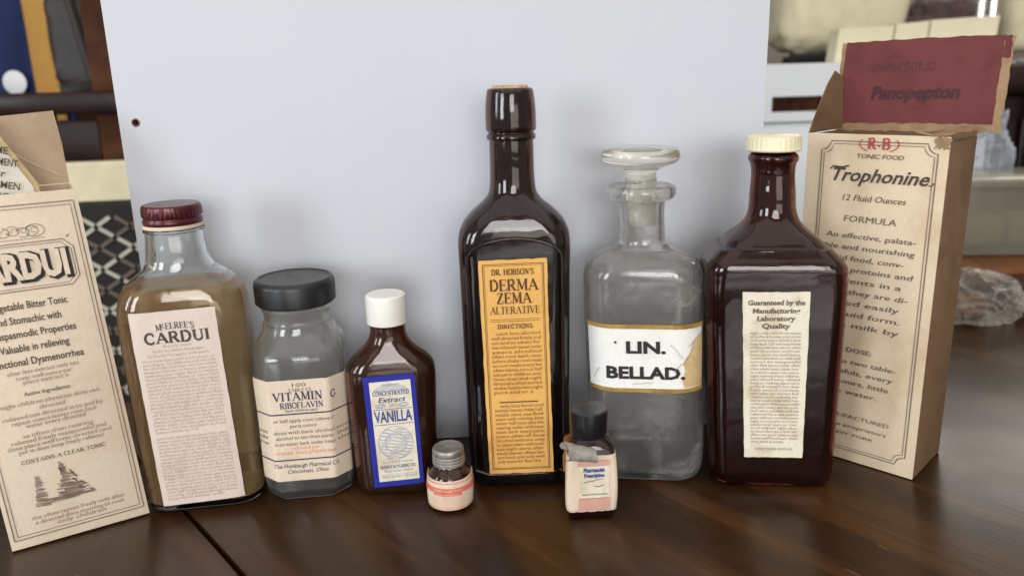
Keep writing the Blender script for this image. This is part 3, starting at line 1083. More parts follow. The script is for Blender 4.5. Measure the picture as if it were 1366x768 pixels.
# ------------------------------------------------------------------ VANILLA bottle
r = bottle_root('extract_bottle', -.0715, -.0008, 6, 'small amber oval bottle with white cap and blue bordered VANILLA label')
Bn = Bottle([(0, 19, 9.5, 9), (1, 21.8, 12, 11), (4, 23.3, 13.4, 12), (10, 23.9, 13.9, 12.5), (40, 24.7, 14.2, 12.8), (66, 25.8, 14.4, 13), (73, 25.8, 14.4, 13.2), (78, 24.8, 14, 13.2), (82, 22.2, 13.4, 13), (86.2, 17.8, 12.4, 12.2), (90, 13.7, 11.4, 11.2), (95, 10.6, 10.4, 10.4), (99, 10, 10, 10), (101, 9.9, 9.9, 9.9), None, (101.4, 8.9, 8.9, 8.9), (113, 8.8, 8.8, 8.8)])
Bn.shell('glass_body', MT['van_glass'], r, .0018, .004)
Bn.fill('liquid', MT['brown_liquid'], r, .0042, .0790, .00185)
bm = bmesh.new()
add_lathe(bm, [(.0095, .1022), (.0110, .1022), (.0114, .1027), (.0115, .1170), (.0112, .1184), (.0103, .1191), (.0, .1193)], 96, rib=(.00006, 48, .1025, .1170))
obj('screw_cap', bm, MT['cap_white'], r, 35)
vf = turned(Bn.surf, .0005, .040, R(1.7))
lb = sheet('label', MT['blue_border'], r, vf, -.0140, .0148, .0070, .0755, .0004, 16, 12, .0001, 4)
sheet('label_panel', MT['lab_white'], lb, vf, -.0108, .0123, .0105, .0722, .00065, 14, 12, 0, 4)
p = Print(vf, .0009)
p.text('CONCENTRATED', .0008, .0640, .0027, .0205, font='serif')
p.text('Extract', .0008, .0598, .0030, .0150, shear=.3, bold=.01)
p.text('VANILLA', .0008, .0478, .0066, .0212, bold=.02)
for z in (.0555, .0462): p.rule(-.0102, z, .0118, z, .0003)
p.text('MANUFACTURING CO.', .0008, .0188, .0019, .0205, font='serif')
p.build('blue_lettering', MT['ink_blue'], lb)
p = Print(vf, .0009)
p.mid(.0008, .005, .0696, .0011, 300, .00025)
for k in range(5):
    p.stroke(arcp(.0008, .0655 - .0002 * k, .0098 - .0005 * k, .0048 - .0007 * k, 15, 165, 16), .00025)
p.text('OF', .0008, .0572, .0014, .0035, font='serif')
for q in (-1, 1):
    for k in range(3):
        p.stroke(arcp(.0008 + q * .0065, .0577, .0030 - k * .0008, .0013 - k * .0003, 0, 350, 14), .0002)
for k in range(11):
    z = .0425 - k * .0017
    hw = .0095 * math.sqrt(max(.05, 1 - ((k - 5) / 6.2) ** 2))
    p.stroke([(.0008 - hw + 2 * hw * i / 10, z + .0006 * math.sin(i * 1.1 + k)) for i in range(11)], .00045)
p.stroke(arcp(.0008, .0345, .0098, .0102, 0, 360, 30), .0003)
p.stroke(arcp(.0008, .0345, .0060, .0062, 0, 360, 24), .0003)
for i, z in enumerate((.0222, .0165, .0128)): p.mid(.0008, (.0085, .0085, .010)[i], z, .0011, 310 + i, .00025)
p.rule(-.0102, .0148, .0118, .0148, .0002)
p.build('fine_print', MT['ink_bluesoft'], lb)

# ------------------------------------------------------------------ tiny bottle with tin cap
r = bottle_root('pill_bottle', -.0385, -.0236, 0, 'tiny round amber bottle with dull tin cap and coral banded cream label')
Bt = Bottle([(0, 10.9, 10.9, 10.9), (.7, 12.0, 12.0, 12.0), (2, 12.3, 12.3, 12.3), (17.5, 12.4, 12.4, 12.4), (20.3, 11.9, 11.9, 11.9), (22.6, 10.2, 10.2, 10.2), (24, 8.8, 8.8, 8.8), (25.2, 8.2, 8.2, 8.2), (33, 8.0, 8.0, 8.0)], arc=12)
Bt.shell('glass_body', MT['van_glass'], r, .0016, .003)
Bt.fill('pills', MT['brown_liquid'], r, .0031, .0165, .0018)
bm = bmesh.new()
pr = [(.0083, .0257), (.0090, .0257)]
for i in range(3):
    z = .0260 + i * .0018
    pr += [(.0087, z), (.0092, z + .0005), (.0092, z + .0011), (.0087, z + .0016)]
pr += [(.0088, .0318), (.0090, .0338), (.0087, .0349), (.0080, .0353), (.0076, .0351), (0, .0351)]
add_lathe(bm, pr, 64)
obj('tin_cap', bm, MT['tin'], r, 35)
lb = sheet('label', MT['lab_cream'], r, Bt.surf, -.0245, .0245, .0022, .0197, .0004, 44, 4, .00006, 5)
p = Print(Bt.surf)
p.rule(-.0240, .0186, .0240, .0186, .0004, 40)
p.fillrect(-.0240, .0240, .0128, .0158, 40)
p.fillrect(-.0085, .0075, .0113, .0128, 16)
p.rule(-.0240, .0034, .0240, .0034, .0004, 40)
p.build('coral_band', MT['coral'], lb)
p = Print(Bt.surf, .0009)
p.mid(-.0005, .0075, .0138, .0013, 400, .0003)
p.mid(-.0005, .0062, .0118, .0007, 401, .0002)
p.build('pale_lettering', MT['lab_cream'], lb)
p = Print(Bt.surf)
for i in range(6): p.rule(-.0105 if i else -.008, .0104 - i * .00115, .0095, .0104 - i * .00115, .00022, 16)
p.build('ruled_lines', MT['coral_soft'], lb)

# ------------------------------------------------------------------ DERMA ZEMA bottle
r = bottle_root('tonic_bottle', .0018, .0104, 0, 'tallest dark brown corked bottle with long amber yellow DERMA ZEMA label')
Bd = Bottle([(0, 25, 13.5, 8), (1.2, 28, 16.5, 10), (4, 29.2, 18, 11), (9, 29.6, 18.4, 11), (60, 30.3, 18.8, 11), (130, 31.1, 19.2, 11), (146, 31.3, 19.3, 11.5), (152, 30.6, 19.1, 13), (157, 28.4, 18.6, 14.5), (162, 24.3, 17.6, 15.5), (166, 19.8, 16.2, 15.4), (169.5, 15.8, 14.6, 14.2), (173, 13.5, 13.4, 13.3), (177, 12.8, 12.8, 12.8), (201.5, 12.2, 12.2, 12.2), None, (202, 13.3, 13.3, 13.3), (203.3, 13.6, 13.6, 13.6), (204.8, 13.2, 13.2, 13.2), None, (205.3, 12.5, 12.5, 12.5), (206.2, 12.6, 12.6, 12.6), None, (206.8, 13.7, 13.7, 13.7), (209, 13.9, 13.9, 13.9), (226.5, 12.9, 12.9, 12.9), (228.6, 12.3, 12.3, 12.3), (229.2, 11, 11, 11)])
Bd.shell('glass_body', MT['brown_glass'], r, .0026, .006)
Bd.fill('liquid', MT['black_liquid'], r, .0062, .1470, .0027)
bm = bmesh.new()
yb = lambda z: -Bd.at(z)[2] - .0002
arch_pts = [(-.0262, z) for z in (.012, .05, .09, .125, .138)] + arcp(0, .1385, .0262, .0115, 168, 12, 14) + [(.0262, z) for z in (.138, .125, .09, .05, .012)]
arch_pts += [(.018, .0085), (-.018, .0085), (-.0262, .012)]
add_tube(bm, [(x, yb(z), z) for x, z in arch_pts], .0009, 8)
obj('panel_bead', bm, MT['brown_glass'], r, 60)
bm = bmesh.new()
add_lathe(bm, [(.0, .206), (.0084, .206), (.0096, .2282), (.0100, .2290), (.0098, .2299), (.0090, .2304), (0, .2306)], 40)
for v in bm.verts:
    v.co.z += .0005 * noise.noise(v.co * 500)
obj('cork', bm, MT['cork'], r, 50)
df = turned(Bd.surf, -.0004, .074, R(.9))
lb = sheet('label', MT['lab_yellow'], r, df, -.0189, .0187, .0095, .1385, .0005, 14, 26, .0002, 11, bulge=.00035)
p = Print(df, .0009)
p.frame(-.0168, .0166, .0125, .1362, .00035)
p.frame(-.0160, .0158, .0133, .1354, .0002)
p.text("DR. HOBSON'S", -.0004, .1302, .0031, .0235, font='serif', bold=.02)
p.text('DERMA', -.0001, .1212, .0062, .0270, font='serif', bold=.01)
p.text('ZEMA', -.0003, .1138, .0060, .0195, font='serif', bold=.01)
p.text('ALTERATIVE', .0001, .1078, .0041, .0278, font='serif', bold=-.02)
p.text('DIRECTIONS.', .0001, .0992, .0024, .0205, font='serif', bold=.02)
p.rule(-.0110, .0548, .0110, .0548, .0007, 8)
p.build('lettering', MT['ink_yellow'], lb)
p = Print(df, .0009)
p.rule(-.0138, .1045, .0138, .1045, .0003); p.rule(-.0138, .1034, .0138, .1034, .0003)
p.para(-.0142, .0142, .0967, .0600, 14, .0014, 21, .0003, indent=.003, last=.8)
p.para(-.0142, .0142, .0530, .0165, 14, .0014, 41, .0003, indent=.003, last=.9)
p.build('small_print', MT['ink_ysoft'], lb)

# ------------------------------------------------------------------ small bottle with torn label
r = bottle_root('sample_bottle', .0395, -.0345, 4, 'small square dark bottle with black cap and torn cream and pink label')
Bs = Bottle([(0, 10.4, 9.6, 2), (.7, 12.0, 11.2, 2.4), (2, 12.5, 11.6, 2.5), (37.5, 12.8, 11.8, 2.6), (40.5, 12.5, 11.6, 4), (43, 11.6, 11.0, 7), (45.3, 10.2, 10.0, 9.4), (46.8, 9.2, 9.2, 9.2), (47.5, 8.8, 8.8, 8.8), (58, 8.5, 8.5, 8.5)])
Bs.shell('glass_body', MT['amber'], r, .0016, .003)
Bs.fill('liquid', MT['black_liquid'], r, .0031, .0375, .0017)
bm = bmesh.new()
add_lathe(bm, [(.0088, .0462), (.0098, .0462), (.0100, .0470), (.0103, .0590), (.0101, .0606), (.0094, .0613), (0, .0613)], 96, rib=(.00007, 48, .0468, .0592))
obj('screw_cap', bm, MT['cap_black'], r, 35)
lb = sheet('label', MT['lab_cream'], r, Bs.surf, -.0172, .0190, .0058, .0386, .0005, 40, 12, .0003, 14, bulge=.0003)
sheet('label_panel', MT['lab_white'], lb, Bs.surf, -.0072, .0088, .0145, .0328, .0011, 10, 8, .0001, 15)
p = Print(Bs.surf, .0013)
p.fillrect(-.0076, .0094, .0072, .0141)
p.fillrect(-.0080, .0092, .0332, .0362)
p.build('pink_print', MT['salmon'], lb)
p = Print(Bs.surf, .0015)
p.text('Pharmacist', .0008, .0298, .0022, .0115, bold=.05)
p.text('Prescription', .0008, .0268, .0020, .0110, bold=.05)
p.build('blue_lettering', MT['ink_blue'], lb)
p = Print(Bs.surf, .0015)
p.stroke([(-.0050, .0240), (0, .0246), (.0052, .0257)], .0003)
p.stroke([(.0010, .0215), (.0030, .0212), (.0062, .0222)], .0003)
p.greek(-.0060, .0080, .0163, .0008, 503, .0002)
p.build('handwriting', MT['ink'], lb)
p = Print(Bs.surf, .0013)
p.rule(-.0128, .0068, .0128, .0068, .0003)
p.build('pink_rule', MT['coral_soft'], lb)
# the torn corner, curled away from the glass
bm = bmesh.new()
nu, nv = 14, 9
g = {}
for i in range(nu + 1):
    for j in range(nv + 1):
        u_, v_ = i / nu, j / nv
        a = R(-100 + 285 * u_)          # round the roll
        rr = (.0062 - .0022 * v_) * (1 - .22 * u_) + .0007 * noise.noise(Vector((u_ * 4, v_ * 4, 3)))
        ax = Vector((-.0148 + .0158 * v_, -.0150 - .0012 * v_, .0440 - .0030 * v_ - .0012 * u_))
        rag = .0016 * noise.noise(Vector((u_ * 7, v_ * 3, 9)))
        g[i, j] = bm.verts.new(ax + Vector((rag + .25 * rr * math.sin(a), -rr * math.sin(a) * .75, rr * math.cos(a) * .95)))
for i in range(nu):
    for j in range(nv):
        bm.faces.new((g[i, j], g[i + 1, j], g[i + 1, j + 1], g[i, j + 1]))
res = bmesh.ops.solidify(bm, geom=bm.faces[:], thickness=.0002)
obj('torn_curl', bm, paper('curled_label_back', (.62, .58, .53), (.36, .31, .27), .6, 150), lb, 60)

# ------------------------------------------------------------------ LIN. BELLAD. apothecary bottle
r = bottle_root('apothecary_bottle', .0808, .0172, -8, 'clear hazy glass stoppered bottle with gold banded LIN. BELLAD. label')
Bl = Bottle([(0, 27.5, 20, 14), (1, 30.6, 22.6, 16), (3.5, 32.6, 24.6, 17.5), (9, 33.4, 25.4, 18), (60, 34.0, 26, 18), (118, 34.4, 26.2, 18), (125, 34.0, 26, 18), (129.5, 32.2, 25.2, 18.5), (132.8, 28.6, 23.6, 19), (135, 23.6, 21, 18.8), (136.8, 18.4, 17.6, 17), (138.6, 15.0, 14.8, 14.6), (141, 13.6, 13.6, 13.6), (146, 13.1, 13.1, 13.1), (161.5, 13.2, 13.2, 13.2), (164.6, 13.8, 13.8, 13.8), None, (165.7, 16.4, 16.4, 16.4), (167.0, 18.6, 18.6, 18.6), (169, 19.6, 19.6, 19.6), (171.6, 19.6, 19.6, 19.6), (173.4, 18.7, 18.7, 18.7), (174, 16, 16, 16), None, (174.1, 12.2, 12.2, 12.2)])
Bl.shell('glass_body', MT['clear_hazy'], r, .0028, .006)
bm = bmesh.new()
add_lathe(bm, [(0, .151), (.0075, .1512), (.0082, .153), (.0090, .1742), (.0090, .1765), (.0086, .1790), (.0092, .1815), (.0115, .1834), (.0155, .1848), (.0196, .1862), (.0216, .1880), (.0221, .1900), (.0219, .1922), (.0208, .1940), (.0170, .1947), (0, .1950)], 64)
st = obj('glass_stopper', bm, MT['stopper'], r, 40)
lf = lambda s, z, off: Bl.surf(s, z, off)
lb = sheet('label', MT['lab_porcelain'], r, lf, -.0345, .0345, .0605, .0965, .0005, 40, 6, 0, 3)
for z0, z1 in ((.0582, .0606), (.0964, .0988)):
    sheet('gold_band', MT['gold_band'], lb, lf, -.0350, .0350, z0, z1, .0008, 40, 2, .00008, 6)
bm = bmesh.new()   # flaked patch where the white has gone yellow
ed = [(.0215, .0612), (.0205, .0660), (.0222, .0715), (.0208, .0760), (.0232, .0800), (.0262, .0835), (.0262, .0880), (.0300, .0905), (.0335, .0935)]
prev = None
for s0, z in ed:
    row = [bm.verts.new(lf(s0 + (.0343 - s0) * q / 8, z, .00075)) for q in range(9)]
    if prev:
        for q in range(8):
            bm.faces.new((prev[q], prev[q + 1], row[q + 1], row[q]))
    prev = row
obj('flaked_patch', bm, MT['lab_stain'], lb)
p = Print(lf, .0010)
p.text('LIN.', .0004, .0822, .0066, .0222, bold=.04)
p.text('BELLAD.', .0000, .0668, .0068, .0440, bold=.04)
p.stroke([(-.0172, .0884), (-.0160, .0884)], .0013)
p.build('lettering', MT['ink'], lb)
p = Print(lf, .0011)
rnd = random.Random(9)
for a, b_ in (((.0215, .075), (.0270, .0860)), ((.014, .088), (.021, .0790)), ((.016, .0715), (.024, .0790)), ((-.030, .066), (-.026, .072)), ((.024, .086), (.031, .092)), ((-.008, .0632), (.004, .0645))):
    p.stroke([(a[0] + (b_[0] - a[0]) * i / 6 + rnd.uniform(-.0004, .0004), a[1] + (b_[1] - a[1]) * i / 6 + rnd.uniform(-.0004, .0004)) for i in range(7)], .0003)
p.build('cracks', MT['ink_faint'], lb)
lean(r, kx=-.034)

# ------------------------------------------------------------------ dark red bottle
r = bottle_root('elixir_bottle', .1508, .0045, -7, 'large dark red glass bottle with cream ribbed cap and yellowed plain label')
Br = Bottle([(0, 29, 17, 8), (1.5, 33, 21, 10), (6, 34.6, 23, 10), (14, 35.2, 23.6, 10), (60, 36.6, 24.4, 10), (105, 37.8, 25.0, 10), (120, 38.2, 25.2, 10.5), (126, 38.1, 25.1, 11), (130.5, 37.7, 25.0, 11), (133.2, 36.4, 24.5, 11), (137, 32.9, 23.2, 11), (140.6, 29.4, 22.2, 11), None, (141.0, 27.2, 20.8, 12), (143.8, 25.4, 20.0, 13), (147.5, 21.2, 18.2, 13.2), (151, 17.2, 15.8, 13.3), (155, 14.4, 14.0, 13.2), (160, 12.9, 12.9, 12.9), (168, 12.4, 12.4, 12.4), (185.5, 12.3, 12.3, 12.3), (187, 13.2, 13.2, 13.2), (189.4, 13.3, 13.3, 13.3), (190.8, 12.2, 12.2, 12.2), None, (191.2, 11.6, 11.6, 11.6), (197, 11.4, 11.4, 11.4)])
Br.shell('glass_body', MT['amber'], r, .0026, .006)
Br.fill('liquid', MT['red_liquid'], r, .0062, .1285, .0027)
bm = bmesh.new()
add_lathe(bm, [(.0125, .1922), (.0142, .1922), (.0148, .1927), (.0149, .1934), (.0145, .1941), (.0145, .1984), (.0141, .1999), (.0128, .2008), (0, .2010)], 128, rib=(.00022, 32, .1936, .1988))
obj('screw_cap', bm, MT['cap_cream'], r, 35)
rf = turned(Br.surf, -.001, .07, R(.6))
def rq(x, z, off):   # the label narrows slightly towards its foot
    return rf(-.0012 + (x + .0012) * (1 + .05 * (z - .07) / .05), z, off)
lb = sheet('label', MT['lab_white'], r, rq, -.0180, .0160, .0206, .1190, .0005, 12, 22, .00018, 17, bulge=.0003)
p = Print(rq, .0009)
for i, (z, wd, tx) in enumerate(((.1118, .0290, 'Guaranteed by the'), (.1072, .0240, 'Manufacturing'), (.1028, .0195, 'Laboratory'), (.0985, .0145, 'Quality'))): p.text(tx, -.001, z, .0027, wd, bold=.03, shear=.1)
p.build('heading', MT['ink_soft'], lb)
p = Print(rq, .0009)
p.para(-.0145, .0125, .0962, .0300, 32, .0011, 61, .00024, last=.7)
p.mid(-.001, .011, .0256, .0013, 640, .0003)
p.build('small_print', MT['ink_faint'], lb)
lean(r, kx=-.030)

# ------------------------------------------------------------------ TROPHONINE carton
bx = empty('tonic_carton', (.1764, .0398, 0), math.atan2(-.6998, .7144), 'tall cream carton lettered Trophonine with raised maroon top flap', 'carton')
W, D, H, t = .0768, .0494, .1985, .0009
fr = box('front_panel', MT['cream_front'], bx, 0, W, 0, t, .0006, H, .0005)
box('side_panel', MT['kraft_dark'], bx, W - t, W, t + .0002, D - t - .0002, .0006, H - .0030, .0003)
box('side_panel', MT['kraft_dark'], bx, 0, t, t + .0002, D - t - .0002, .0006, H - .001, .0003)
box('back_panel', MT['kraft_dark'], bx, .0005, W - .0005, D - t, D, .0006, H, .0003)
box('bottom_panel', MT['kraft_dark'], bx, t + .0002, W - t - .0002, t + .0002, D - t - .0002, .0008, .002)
# dust flap standing at the left, seen from inside
bm = bmesh.new()
dfp = [(.0003, .0010, H - .0004), (.0006, .0478, H - .0004), (-.0012, .0480, .2285), (-.0022, .0380, .2330), (-.0016, .0270, .2255), (-.0004, .0100, .2085)]
a = [bm.verts.new(v) for v in dfp]
b_ = [bm.verts.new((v[0] - .0008, v[1], v[2])) for v in dfp]
bm.faces.new(a); bm.faces.new(list(reversed(b_)))
for i in range(6):
    j = (i + 1) % 6
    bm.faces.new((a[i], b_[i], b_[j], a[j]))
bmesh.ops.recalc_face_normals(bm, faces=bm.faces[:])
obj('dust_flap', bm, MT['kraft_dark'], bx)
# ragged torn board along the top right corner
bm = bmesh.new()
rnd = random.Random(12)
pts = [(.0590, .0006), (.0680, -.0006), (.0768, -.0010), (.0800, .006), (.0812, .018), (.0795, .030), (.0800, .044), (.0740, .047), (.0735, .030), (.0725, .016), (.0690, .010), (.0640, .006)]
a = [bm.verts.new((x + rnd.uniform(-.0008, .0008), y, H + .0006 + rnd.uniform(0, .0035))) for x, y in pts]
b_ = [bm.verts.new((v.co.x, v.co.y, v.co.z - .0011)) for v in a]
bm.faces.new(a); bm.faces.new(list(reversed(b_)))
for i in range(len(a)):
    j = (i + 1) % len(a)
    bm.faces.new((a[i], b_[i], b_[j], a[j]))
bmesh.ops.triangulate(bm, faces=bm.faces[:])
bmesh.ops.recalc_face_normals(bm, faces=bm.faces[:])
obj('torn_edge', bm, MT['torn'], bx)
tp = sheet('torn_patch', MT['torn'], bx, flat_map(0.0), .0700, .0767, .1925, .1984, .0005, 8, 6, .0011, 31)
# the lid: torn brown board faced with maroon paper
def lid_map(x, z, off):
    h = z - H
    return Vector((x, D - off + .10 * h * h / .05 - .0012 * math.sin(x * 60), z + .0018 * (x / .08) - .0012 * (x / .08) ** 3))
lid = sheet('top_flap', MT['torn'], bx, lid_map, -.0050, .0875, .1966, .2490, .0012, 26, 12, .0007, 23)
sheet('maroon_facing', MT['maroon'], lid, lid_map, -.0028, .0832, .2012, .2492, .0016, 24, 12, .0004, 24)
sheet('maroon_facing', MT['maroon'], lid, lid_map, .0832, .0868, .2375, .2490, .0016, 4, 5, .0006, 25)
p = Print(lid_map, .0020)
p.text('Panopepton', .0405, .2155, .0072, .0480, bold=.03, shear=.22)
p.build('lettering', MT['maroon_ink'], lid)
p = Print(lid_map, .0020)
p.text('FAIRCHILD', .0330, .2315, .0048, .0360, bold=.02)
p.build('worn_lettering', MT['maroon_faint'], lid)

fm = flat_map(0.0)
p = Print(fm, .0004)
p.frame(.0090, W - .0052, .0075, .1945, .00062, notch=.0052)
p.frame(.0106, W - .0068, .0091, .1929, .0004, notch=.0052)
p.build('printed_frame', MT['ink_frame'], fr)
p = Print(fm, .0008)
p.text('R', .0372, .1908, .0058, .0048, font='serif', bold=.03)
p.text('B', .0448, .1908, .0058, .0046, font='serif', bold=.03)
p.stroke(arcp(.0410, .1925, .0002, .0002, 0, 360, 8), .0009)
p.stroke(arcp(.0410, .1935, .0105, .0048, 150, 235, 12), .0005)
p.stroke(arcp(.0410, .1935, .0105, .0048, -55, 30, 12), .0005)
p.build('red_monogram', MT['ink_red'], fr)
p = Print(fm, .0006)
p.text('Trophonine', .0412, .1722, .0072, .0535, bold=.018, shear=.38)
p.stroke([(.0150, .1785), (.0165, .1802), (.0215, .1798), (.0255, .1808)], .0009)
p.stroke([(.0685, .1725), (.0700, .1722), (.0712, .1740)], .0006)
p.build('title', MT['ink_mid'], fr)
p = Print(fm, .0006)
p.text('TONIC FOOD', .0418, .1853, .0024, .0255, bold=.01, shear=.2)
p.text('12 Fluid Ounces', .0405, .1610, .0034, .0345, bold=.004, shear=.2)
p.text('FORMULA', .0395, .1488, .0036, .0290, shear=.12)
lines = ['An effective, palata-', 'ble and nourishing', 'liquid food, conv-', 'eying proteins and', 'nutrients in a', 'form they are di-', 'gested easily', 'in liquid form.', 'with milk by']
for i, s in enumerate(lines):
    z = .1392 - i * .0067
    if i in (0, 1, 3): p.text(s, .0402, z, .0030, .0500, bold=.004, shear=.2)
    else: p.text(s, .0150, z, .0030, .0490 - .004 * (i in (2, 4, 6)) - .003 * (i in (7, 8)), bold=.004, shear=.2, align='l')
p.text('DOSE:', .0400, .0705, .0027, .0145, bold=.01, shear=.12)
for i, s in enumerate(('One to two table-', 'spoonfuls, every', 'two hours, little', 'or no water.')):
    p.text(s, .0155, .0630 - i * .0064, .0028, (.0460, .0450, .0430, .0370)[i], bold=.004, shear=.2, align='l')
for i, (z, h) in enumerate(((.0285, .0022), (.0225, .0022), (.0172, .0018))): p.text(('MANUFACTURED', 'by the proprietors', 'NEW YORK')[i], .040, z, h, (.042, .040, .026)[i], shear=.12)
p.build('lettering', MT['ink_box'], fr)

# ------------------------------------------------------------------ things behind, left
ch = empty('wooden_chair', (-.45, .47, -.75), R(4), 'dark wooden chair with a patterned woven back standing behind the table', 'chair')
z_ = .75
for k, xx in enumerate((-.30, -.006)):  # the right post shows beside the board
    box('post', MT['brown_wood'], ch, xx, xx + .035, 0, .03, 0, z_ + .42, .004)
box('rail', MT['dark_wood'], ch, -.264, .054, -.012, -.0005, z_ + .207, z_ + .231, .004)
box('rail', MT['dark_wood'], ch, -.264, -.0065, .004, .024, z_ + .150, z_ + .200, .003)
box('rail', MT['dark_wood'], ch, -.264, -.0065, .004, .024, z_ - .20, z_ - .17, .003)
for k in range(4):
    box('spindle', MT['brown_wood'], ch, -.22 + k * .075, -.206 + k * .075, .008, .02, z_ + .2005, z_ + .2065, .0)
bk = box('back_panel', MT['black_cloth'], ch, -.262, .150, -.055, -.040, z_ - .30, z_ + .115, .004)
bm = bmesh.new()
pw, ph, tk = .036, .0235, .0042
for i in range(-16, 10):
    for j in range(-36, 4):
        if (i + j) % 2: continue
        for sx in (1, -1):
            ax, az = i * pw / 2, j * ph / 2 + z_ + .09
            dx, dz = sx * pw / 2, ph / 2
            ax, az, dx, dz = ax + dx * .10, az + dz * .10, dx * .76, dz * .76
            if not (-.255 < min(ax, ax + dx) and max(ax, ax + dx) < .145 and z_ - .29 < az and az + dz < z_ + .110): continue
            L = math.hypot(dx, dz); nx, nz = -dz / L * tk / 2, dx / L * tk / 2
            q = [(ax + nx, az + nz), (ax - nx, az - nz), (ax + dx - nx, az + dz - nz), (ax + dx + nx, az + dz + nz)]
            a = [bm.verts.new((x, -.0562 - .0006 * (sx > 0), z)) for x, z in q]
            b_ = [bm.verts.new((x, -.0545, z)) for x, z in q]
            mi = ((j - sx * i) // 2) % 2
            f = bm.faces.new(a); f.material_index = mi
            for e in range(4):
                ff = bm.faces.new((a[e], b_[e], b_[(e + 1) % 4], a[(e + 1) % 4])); ff.material_index = mi
bmesh.ops.recalc_face_normals(bm, faces=bm.faces[:])
tag(obj('woven_lattice', bm, None, bk, mats=[MT['cream_thread'], MT['taupe_thread']]), None, None, kind='stuff')


def pillow(name, mat, parent, loc, hx_, hy_, hz_, e=.5, amp=.1, fr_=6, seed=0, rz=0, n=40, m=24):
    """a soft lump: a superellipsoid with folds"""
    bm = bmesh.new()
    rows = []
    sg = lambda v, q: math.copysign(abs(v) ** q, v)
    for j in range(m + 1):
        v_ = -PI / 2 + PI * j / m
        row = []
        for i in range(n):
            u_ = 2 * PI * i / n
            x = sg(math.cos(v_), e) * sg(math.cos(u_), e)
            y = sg(math.cos(v_), e) * sg(math.sin(u_), e)
            z = sg(math.sin(v_), e)
            q = Vector((x * hx_, y * hy_, z * hz_))
            k = 1 + amp * noise.fractal(q * fr_ / max(hx_, hz_) + Vector((seed, 0, 0)), .7, 2, 4)
            p_ = q * k
            p_.z = max(p_.z, -hz_)
            row.append(p_)
        rows.append(row)
    rings = []
    for j, row in enumerate(rows):
        if j in (0, m):
            rings.append([bm.verts.new(row[0])])
        else:
            rings.append([bm.verts.new(p_) for p_ in row])
    for a, b_ in zip(rings, rings[1:]):
        for i in range(n):
            j = (i + 1) % n
            if len(a) == 1: bm.faces.new((a[0], b_[j], b_[i]))
            elif len(b_) == 1: bm.faces.new((a[i], a[j], b_[0]))
            else: bm.faces.new((a[i], a[j], b_[j], b_[i]))
    bmesh.ops.recalc_face_normals(bm, faces=bm.faces[:])
    o = obj(name, bm, mat, parent, 180)
    o.location = loc
    o.rotation_euler = (0, 0, rz)
    return o


def drape(name, mat, parent, x0, x1, z0, z1, y, amp, freq, th_=.004, nx=40, nz=24, seed=0):
    bm = bmesh.new()
    g = {}
    for s in (0, 1):
        for i in range(nx + 1):
            for j in range(nz + 1):
                x, z = x0 + (x1 - x0) * i / nx, z0 + (z1 - z0) * j / nz
                d = amp * (math.sin(x * freq + 2 * noise.noise(Vector((x * 9, z * 5, seed)))) + .6 * noise.noise(Vector((x * 30, z * 14, seed + 3))))
                g[s, i, j] = bm.verts.new((x, y + d + s * th_, z))
    for i in range(nx):
        for j in range(nz):
            bm.faces.new((g[0, i, j], g[0, i + 1, j], g[0, i + 1, j + 1], g[0, i, j + 1]))
            bm.faces.new((g[1, i, j], g[1, i, j + 1], g[1, i + 1, j + 1], g[1, i + 1, j]))
    for i in range(nx):
        for j in (0, nz):
            bm.faces.new((g[0, i, j], g[1, i, j], g[1, i + 1, j], g[0, i + 1, j]))
    for j in range(nz):
        for i in (0, nx):
            bm.faces.new((g[0, i, j], g[1, i, j], g[1, i, j + 1], g[0, i, j + 1]))
    bmesh.ops.recalc_face_normals(bm, faces=bm.faces[:])
    return obj(name, bm, mat, parent, 180)


c = tag(drape('folded_cloth', MT['cream_cloth'], None, -.64, -.38, .116, .157, .425, .0025, 40, .03), 'cream folded cloth lying along the chair back above the patterned panel', 'cloth')

blue = empty('uniform_jacket', (-.646, .66, 0), 0, 'deep blue cloth garment with gold ribbon stripe hanging behind the chair', 'garment')
drape('cloth', MT['blue_cloth'], blue, -.20, .070, -.10, .50, 0, .010, 46, .012, seed=4)
drape('gold_stripe', MT['gold_cloth'], blue, .029, .0635, -.10, .50, -.0165, .003, 60, .004, 10, 40, seed=8)
bm = bmesh.new()
add_lathe(bm, [(0, 0), (.014, 0), (.0153, .0015), (.0153, .003), (.012, .0042), (0, .0044)], 32)
for v in bm.verts: v.co = Vector((v.co.x + .004, -.0135 - v.co.z, v.co.y + .2435))
bmesh.ops.recalc_face_normals(bm, faces=bm.faces[:])
obj('white_badge', bm, MT['white_plastic'], blue, 40)

bag = empty('leather_bag', (-.545, .64, 0), 0, 'dark creased leather bag hanging beside the blue garment', 'bag')
pb = pillow('bag_body', MT['leather'], bag, (-.012, .02, .29), .031, .025, .075, .45, .12, 5, 2)
bm = bmesh.new()
add_tube(bm, [(-.015, -.006, .41), (-.006, -.010, .36), (.004, -.012, .30), (.012, -.010, .245)], .005, 8)
obj('strap', bm, MT['leather'], bag, 60)

cab = empty('cabinet', (-.55, .95, -.75), 0, 'brown wooden cabinet behind the chair at the left', 'cabinet')
box('carcass', MT['brown_wood'], cab, -.9, .42, 0, .4, 0, 1.6, .01)
for k in range(3):
    dr = box('door', MT['brown_wood'], cab, -.86 + k * .43, -.46 + k * .43, -.02, -.0005, .08, 1.55, .006)
    bm = bmesh.new(); bmesh.ops.create_uvsphere(bm, u_segments=12, v_segments=8, radius=.014)
    kb = obj('knob', bm, MT['chrome'], dr, 180); kb.location = (-.50 + k * .43, -.034, .8)

